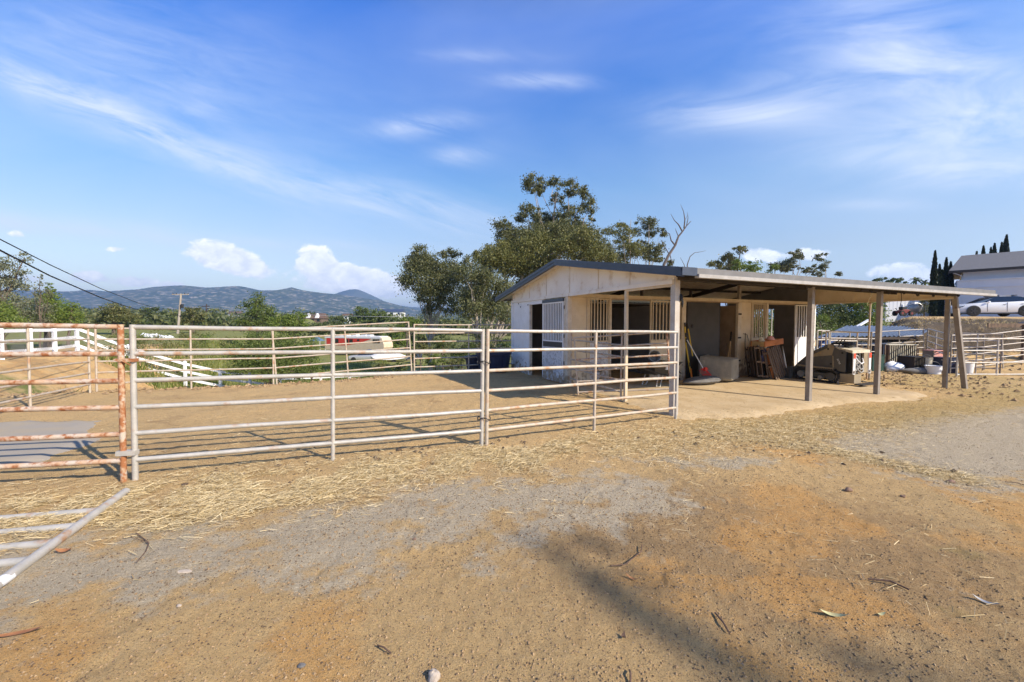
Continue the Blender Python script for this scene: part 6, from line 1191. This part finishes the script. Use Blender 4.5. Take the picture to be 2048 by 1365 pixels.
panel('pen_gate', 'white four-bar gate right of the leaning barn post', a0, a1, 4, 1.36, (.53,), mats=dict(rail=M['galv'], left=M['galv'], right=M['galv'], mid=M['postw']), r=.026, low=.06, cat='gate')
a0, a1 = far(1657, 738, 15.2), far(1711, 738, 15.2)
panel('pen_gate', 'small white framed gate seen over the loader', (a0.x, a0.y, tz(a0.x, a0.y)), (a1.x, a1.y, tz(a1.x, a1.y)), 5, 1.50, (), mats=dict(rail=M['galv'], left=M['galv'], right=M['galv2']), r=.024, cat='gate')
a0, a1 = far(1632, 738, 14.6), far(1655, 738, 14.9)
panel('pen_gate', 'pale pipe gate end showing between the barn wall and the small white gate', (a0.x, a0.y, tz(a0.x, a0.y)), (a1.x, a1.y, tz(a1.x, a1.y)), 5, 1.55, (), mats=dict(rail=M['galv'], left=M['galv'], right=M['galv']), r=.024, cat='gate')
for a_, b_, lb in (((1640, 735, 16.0), (1752, 735, 16.2), 'grey pipe panel in front of the wooden hutch behind the loader'), ((1905, 735, 15.8), (2000, 735, 15.0), 'grey pipe panel directly behind the white gate bars')):
    a0, a1 = far(*a_), far(*b_); panel('pipe_fence', lb, (a0.x, a0.y, tz(a0.x, a0.y)), (a1.x, a1.y, tz(a1.x, a1.y)), 6, 1.5, (.5,), mats=bpn, r=.02)
# low shelter with a ribbed sheet roof
def shelter():
    A, B_, C, D = far(1692, 653, 19.2), far(1868, 654, 19.6), far(1836, 674, 17.3), far(1636, 674, 16.6); o0 = Vector((A.x, A.y, tz(A.x, A.y))); T = thing('pen_shelter', 'low pen shelter with a ribbed blue grey sheet roof below the bank', 'shelter', o0)
    mb = MB(); n = 22; vs = []
    for i in range(n * 4):
        t = i / (n * 4 - 1); k = .045 if (i % 4) in (1, 2) else 0; p = A.lerp(B_, t) - o0 + Vector((0, 0, k)); q = D.lerp(C, t) - o0 + Vector((0, 0, k)); vs += [p, p.lerp(q, .5) + Vector((0, 0, -.03)), q]
    mb.v = [tuple(v) for v in vs]
    for i in range(n * 4 - 1): mb.f += [(i * 3, i * 3 + 3, i * 3 + 4, i * 3 + 1), (i * 3 + 1, i * 3 + 4, i * 3 + 5, i * 3 + 2)]
    o = mb.build('roof', M['bluesheet'], T); s_ = o.modifiers.new('thick', 'SOLIDIFY'); s_.thickness = .01
    for p in (A, B_, C, D, A.lerp(B_, .5), D.lerp(C, .5)): q = p - o0; MB().beam((q.x, q.y, -.3), (q.x, q.y, q.z - .03), .07, .07).build('post', M['poled'], T)
    for p, q in ((A, B_), (D, C)): MB().beam(p - o0 - Vector((0, 0, .07)), q - o0 - Vector((0, 0, .07)), .05, .08).build('roof_beam', M['poled'], T)
shelter()
def boxy(name, label, cat, px, py, d, w, dep, h, mat, rz=0, slats=0, mat2=None):
    p = far(px, py, d); z = tz(p.x, p.y); T = thing(name, label, cat, (p.x, p.y, z), rz); t = .03
    MB().box((-w / 2, -dep / 2, 0), (w / 2, dep / 2, t)).build('base', mat, T)
    MB().box((-w / 2, -dep / 2, t), (-w / 2 + t, dep / 2, h)).build('side', mat, T); MB().box((w / 2 - t, -dep / 2, t), (w / 2, dep / 2, h)).build('side', mat, T); MB().box((-w / 2 + t, dep / 2 - t, t), (w / 2 - t, dep / 2, h)).build('back', mat, T)
    if slats:
        for i in range(slats): x = -w / 2 + t + (w - 2 * t) * (i + .5) / slats; MB().box((x - .012, -dep / 2, t), (x + .012, -dep / 2 + .02, h)).build('slat', mat2 or mat, T)
    else: MB().box((-w / 2 + t, -dep / 2, t), (w / 2 - t, -dep / 2 + t, h * .96)).build('front', mat2 or mat, T)
    MB().box((-w / 2 - .02, -dep / 2 - .02, h), (w / 2 + .02, dep / 2 + .02, h + .03)).build('lid', mat2 or mat, T); return T
boxy('slatted_crate', 'dark slatted animal crate under the low pen shelter', 'crate', 1829, 735, 15.6, .74, .6, .56, M['poled'], .1, 11, M['dark'])
boxy('feed_box', 'faded pink box on a shelf right of the slatted crate', 'box', 1866, 735, 16.0, .5, .4, .78, M['brownboard'], .1, 0, M['pink'])
boxy('wooden_hutch', 'weathered wooden hutch with shelves at the left of the shelter', 'hutch', 1728, 735, 16.6, 1.2, .7, 1.0, M['palletw'], .2, 9, M['bluesheet'])
boxy('wooden_hutch', 'pale slatted hutch in the middle of the shelter', 'hutch', 1790, 735, 16.9, 1.3, .6, .95, M['palletw'], .1, 13, M['canvas'])
boxy('storage_bin', 'dark blue bin beside the pen fence near the leaning post', 'bin', 1886, 738, 15.4, .5, .5, .55, M['tub'], .2)
boxy('storage_bin', 'green bin in the shade behind the loader', 'bin', 1744, 735, 15.8, .5, .5, .6, pm('green bin plastic', (.02, .06, .045), None, rough=.5), .1)
def pail(label, px, py, d, r, h, mat, cat='bucket'):
    p = far(px, py, d); T = thing('pail', label, cat, (p.x, p.y, tz(p.x, p.y))); MB().lathe([(r * .8, 0), (r, h), (r * 1.06, h), (r * 1.06, h + .02), (r * .94, h), (r * .75, .03)], 18).build('shell', mat, T, True); MB().tube([(r * math.cos(a), 0, h + r * .7 * math.sin(a)) for a in np.linspace(0, math.pi, 9)], .006, 5).build('bail', M['steel'], T)
pail('white pail standing right of the leaning barn post', 1934, 730, 15.0, .20, .42, M['white']); pail('pale round barrel by the slatted crate', 1853, 730, 15.4, .17, .55, M['canvas'], 'barrel'); pail('grey white tub low between the pen posts', 1867, 742, 14.8, .24, .30, M['vinyl'], 'tub')
p = far(1788, 733, 15.6); o = MB().lump((0, 0, .16), (.36, .2, .2), 21, 10, .2).build('feed_sack', M['vinyl'], None, True); o.location = (p.x, p.y, tz(p.x, p.y)); tag(o, 'white and blue feed sack on the ground in front of the pale hutch', 'sack')
p = far(1835, 738, 15.0); o = MB().lump((0, 0, .10), (.62, .2, .12), 22, 10, .15).build('rolled_tarp', M['greyrub'], None, True); o.location = (p.x, p.y, tz(p.x, p.y)); tag(o, 'long grey roll lying in front of the slatted crate', 'roll')
for i, (a_, b_, lb) in enumerate((((1646, 690, 18.5), (1702, 655, 20.0), 'upper long pale board leaning up the bank behind the small white gate'), ((1634, 700, 17.5), (1690, 672, 19.0), 'lower long pale board leaning up the bank by the barn end'), ((1700, 662, 21), (1738, 640, 23), 'pale rail lying on the bank top left of the shelter'))): tag(MB().beam(far(*a_), far(*b_), .16, .05).build('leaning_board', M['vinyl']), lb, 'board')
p0 = far(1655, 690, 18.8); o = MB().box((-.5, -.03, 0), (.5, .03, .7)).build('blue_board', pm('blue board', (.05, .12, .32), None, rough=.5)); o.location = (p0.x, p0.y, p0.z - .3); o.rotation_euler = (R(-18), 0, .4); tag(o, 'blue board propped behind the small white gate', 'board')
t = thing('timber_frame', 'brown timber frame at the right edge behind the white gate', 'timber frame', hp(2048, 720)); MB().box((-.1, -.05, -.1), (.1, .05, 1.45)).build('post', M['palletw'], t); MB().beam((-1.5, .05, 1.42), (.6, .05, 1.42), .05, .16).build('rail', M['palletw'], t); MB().beam((-1.5, .05, .9), (-.102, .05, .9), .05, .10).build('rail', M['palletw'], t)
def rubble(n=60):
    g = random.Random(5)
    mb = []
    for i in range(n):
        q = hit(g.uniform(1650, 2048), g.uniform(716, 742)); mb.append(q)
    V = []
    for q in mb:
        s_ = g.uniform(.03, .12); a = g.random() * 6
        for k in range(3): b = a + k * 2.1; V.append([(q.x, q.y, q.z + s_), (q.x + s_ * math.cos(b), q.y + s_ * math.sin(b), q.z), (q.x + s_ * math.cos(b + 2.1), q.y + s_ * math.sin(b + 2.1), q.z)])
    tag(quads('bank_rubble', V, mst, None, 3), None, None, None, 'stuff')
rubble()
def bank_weeds(x, y): return (terrain(x, y) > .35) * (terrain(x, y) < 2.05) * (np.hypot(x, y) < 34) * (fbm(x * 1.2, y * 1.2, 71) > .42)
P = scatter(2600, bank_weeds, 14, 32, .55, .98); k = len(P); z = terrain(P[:, 0], P[:, 1]); a = rng.random(k) * 6.28; h = .04 + .13 * rng.random(k); b = np.stack([P[:, 0], P[:, 1], z - .02], -1); s_ = np.stack([np.cos(a), np.sin(a), 0 * a], -1) * .02; tag(quads('dry_bank_weeds', np.stack([b - s_, b + s_, b + np.stack([rng.normal(0, .1, k), rng.normal(0, .1, k), h], -1)], 1), M['strawd'], None, 3), None, None, None, 'stuff')
o = MB().prism([(0, 0), (2.9, 0), (2.9, .80), (2.2, .66), (1.0, .30)], 'y', 0, .7).build('bank_shade_heap', pm('bank shade dark', (.035, .038, .055), (.05, .05, .065), 4, .8, 0, .4, 5), None, False, .05); q = far(1958, 700, 18.6); o.location = (q.x, q.y, tz(q.x, q.y) - .55); tag(o, 'dark heap standing in for shade on the bank at the right edge', 'heap')  # solid dark wedge put in for the shadow area on the bank
# white car on the bank
p = far(1980, 634, 30.5); st = [(-2.36, .42, .66, .55), (-2.22, .24, .76, .78), (-1.6, .20, .90, .92), (-.9, .20, .98, .93), (.3, .20, 1.0, .93), (1.5, .20, 1.06, .92), (2.1, .25, 1.08, .85), (2.34, .45, .98, .72)]
C_ = car('white_car', 'white saloon car with dark wheels parked on top of the bank before the house', (p.x, p.y, far(1992, 632.5, 30.5).z), -.30, M['carpaint'], st, [(-1.05, .95), (-.25, 1.36), (.05, 1.45), (.7, 1.46), (1.25, 1.38), (2.1, 1.05)], (-1.52, 1.36), .36, 4.7, .93)
MB().box((.35, -.945, .30), (.36, -.915, .98)).build('door_seam', M['black'], C_); MB().box((-.75, -.945, .30), (-.74, -.915, .96)).build('door_seam', M['black'], C_); MB().box((.1, -.95, .80), (.28, -.935, .825)).build('door_handle', M['black'], C_); MB().box((1.1, -.95, .84), (1.28, -.935, .865)).build('door_handle', M['black'], C_)
MB().lump((-.72, -.99, 1.02), (.10, .06, .06), 3, 6, .05).build('wing_mirror', M['carpaint'], C_, True); MB().prism([(-2.28, .62), (-1.95, .72), (-1.9, .78), (-2.2, .72)], 'y', -.80, -.74).build('headlight', M['glass'], C_)
for x in (-.05, .95): MB().box((x, -.62, 1.47), (x + .12, .62, 1.52)).build('roof_rack_bar', M['black'], C_)
MB().box((-2.2, -.90, .16), (2.2, .90, .22)).build('underbody', M['black'], C_)
# house
def big_house():
    o0 = far(1911, 632, 36); o0.z = tz(o0.x, o0.y); T = thing('white_house', 'white stucco house with a grey shingle roof on the bank at right', 'house', o0, math.atan2(-.72, .69)); Ln = 16; o0.z = far(1911, 633, 36).z; T.location = o0; T.scale = (1.13, 1.13, 1.13)
    MB().box((0, 0, -.6), (Ln, 4, 2.72)).build('lower_wall', M['stucco'], T); MB().box((-.04, -.05, 2.722), (Ln, 3.9, 2.80)).build('parapet', M['stucco'], T); MB().box((.0, -.045, 2.15), (Ln, -.002, 2.22)).build('string_course', M['stucco'], T)
    MB().box((.35, 1.1, 2.802), (Ln, 8.8, 3.72)).build('upper_wall', M['stucco'], T)
    R_ = MB(); e0, e1, zE, zR = .45, 5.0, 3.62, 5.25
    R_.v = [(-.45, e0, zE), (Ln, e0, zE), (Ln, e1, zR), (.3, e1, zR), (Ln, 9.6, zE), (-.45, 9.6, zE)]; R_.f = [(0, 1, 2, 3), (3, 2, 4, 5), (0, 3, 5)]; RO = R_.build('roof', M['shingle'], T)
    s_ = RO.modifiers.new('thick', 'SOLIDIFY'); s_.thickness = .06
    MB().box((-.48, e0 - .03, zE - .20), (Ln, e0 - .002, zE - .01)).build('eave_trim', M['trimdark'], T); MB().beam((-.46, e0, zE - .1), (-.46, 9.6, zE - .1), .03, .18).build('eave_trim', M['trimdark'], T)
    MB().tube([(-.3, .6, 3.5), (.28, 1.05, 3.2), (.30, 1.06, 2.82)], .035, 6).build('downpipe', M['stucco'], T); q = MB(); q.box((3.6, -.14, 1.98), (3.75, -.046, 2.10)); q.build('wall_lamp', M['black'], T)
    B0 = far(1771, 634, 38.0); B0.z = far(1771, 633, 38).z; T2 = thing('outbuilding', 'low white outbuilding with a glazed french door on the bank under the roof edge', 'outbuilding', B0, -.05); w_ = far(1911, 634, 38).x - B0.x
    MB().box((0, 0, -.5), (w_, 3, 2.5)).build('wall', M['stucco'], T2); MB().prism([(-.2, 2.503), (3.2, 2.503), (3.2, 2.9)], 'x', -.2, w_ + .1).build('roof', M['shingle'], T2)
    k = (1888 - 1771) / 140 * w_; D = MB().box((k, -.05, .02), (k + .86, -.002, 2.0)).build('french_door', M['white'], T2); MB().box((k + .09, -.056, .12), (k + .77, -.051, 1.9)).build('pane', M['glass'], D)
    for i in range(1, 3): MB().box((k + .09 + .68 * i / 3 - .012, -.068, .12), (k + .09 + .68 * i / 3 + .012, -.057, 1.9)).build('glazing_bar', M['white'], D)
    for i in range(1, 6): MB().box((k + .09, -.066, .12 + 1.78 * i / 6 - .012), (k + .77, -.058, .12 + 1.78 * i / 6 + .012)).build('glazing_bar', M['white'], D)
    for i in range(7): x = .3 + i * .35; MB().box((x, -.012, 0), (x + .03, -.001, 2.4)).build('board_batten', M['stucco'], T2)
big_house()
# machines parked at the bank edge
M['darkred'] = pm('dull red paint', (.22, .03, .025), (.12, .03, .025), 8, .6)
p = far(1806, 633, 33); T = thing('red_garden_machine', 'red garden machine with black handlebars on the bank edge', 'machine', (p.x, p.y, far(1806, 632.5, 33).z), .1)
MB().prism([(-.5, .22), (.45, .22), (.55, .42), (.2, .55), (-.15, .52), (-.5, .40)], 'y', -.2, .2).build('frame', M['darkred'], T, False, .03); MB().box((-.25, -.16, .52), (.15, .16, .74)).build('engine', M['iron'], T, False, .02)
for x in (-.42, .42): W_ = MB().wheel((x, -.27, .22), .22, .12).build('wheel', M['tyre'], T, True); MB().wheel((x, -.27, .22), .11, .13).build('rim', M['darkred'], W_)
for x in (-.42, .42): MB().wheel((x, .27, .22), .22, .12).build('wheel', M['tyre'], T, True)
MB().tube([(.2, 0, .5), (.5, 0, .85), (.55, -.3, .95)], .02, 6).build('handlebar', M['black'], T); MB().tube([(-.5, 0, .4), (-.8, -.1, .62), (-.95, -.2, .6)], .025, 6).build('handlebar', M['black'], T); MB().lathe([(.09, 0), (.09, .16), (.05, .2)], 10, (-.1, 0, .742)).build('fuel_tank', M['white'], T)
p = far(1829, 633, 33.4); T = thing('cement_mixer', 'silvery drum mixer with a white top beside the red machine', 'mixer', (p.x, p.y, far(1829, 632, 33.4).z), .2)
q = MB(); q.lathe([(.10, -.42), (.34, -.34), (.40, 0), (.36, .2), (.20, .45), (.22, .47), (.17, .45), (.3, .1)], 18); q.move(Matrix.Translation((0, 0, .58)) @ Matrix.Rotation(R(52), 4, 'X')); q.build('drum', M['steel'], T, True)
for x in (-.3, .3): MB().tube([(x, -.3, 0), (x * .9, 0, .55), (x, .3, 0)], .025, 6).build('leg', M['iron'], T)
MB().box((-.18, -.1, .92), (.18, .15, 1.12)).build('motor_cover', M['white'], T); MB().tube([(.42, 0, .55), (.5, -.1, 1.0)], .02, 6).build('tilt_lever', M['iron'], T)

# tall tree behind the camera on the sunny side: only its soft shadow is in the picture
def shade_tree():
    s_ = Vector((SUN_DIR[0], SUN_DIR[1], math.tan(SUN_EL))); lobes = []
    for gx, gy, L, rx in ((.20, 2.97, 22, .035), (.34, 2.80, 22.5, .05), (.50, 2.56, 22.2, .08), (.60, 2.44, 22.4, .10), (.68, 2.34, 22.6, .12), (.76, 2.25, 22.4, .12), (.85, 2.15, 22.3, .13), (.97, 2.02, 22.8, .13), (1.12, 1.88, 22.5, .13), (1.32, 1.76, 23, .13),
                           (.55, 3.0, 21.5, .04), (.74, 2.86, 21.8, .045), (1.02, 3.02, 21.5, .03), (1.72, 1.95, 23, .06), (1.95, 1.80, 23, .10), (1.6, 1.5, 23, .16), (1.25, 1.62, 23, .12), (.9, 2.5, 22, .04), (2.3, 1.7, 23, .14)):
        lobes.append((Vector((gx, gy, 0)) + s_ * L, Vector((rx, rx, rx * .9))))
    b = Vector((20.5, -13, 0)); tree('shade_tree', 'tall tree outside the picture whose soft shadow crosses the lower right dirt', lobes, (b.x, b.y, tz(b.x, b.y)), M['lvE'], M['bark'], 210, .09, .14, 201, clump=.6, limbs=False)
shade_tree()
# air between here and the hills
def haze():
    m = bpy.data.materials.new('air'); m.use_nodes = True; N = m.node_tree.nodes; N.remove(N['Principled BSDF']); v = N.new('ShaderNodeVolumePrincipled'); v.inputs['Density'].default_value = HAZE; v.inputs['Color'].default_value = (.34, .57, 1, 1); v.inputs['Anisotropy'].default_value = .2
    m.node_tree.links.new(v.outputs[0], N['Material Output'].inputs['Volume']); o = MB().box((-9500, -9500, -60), (9500, 9500, 340)).build('haze', m); tag(o, kind='stuff')
HAZE = .00023
haze()
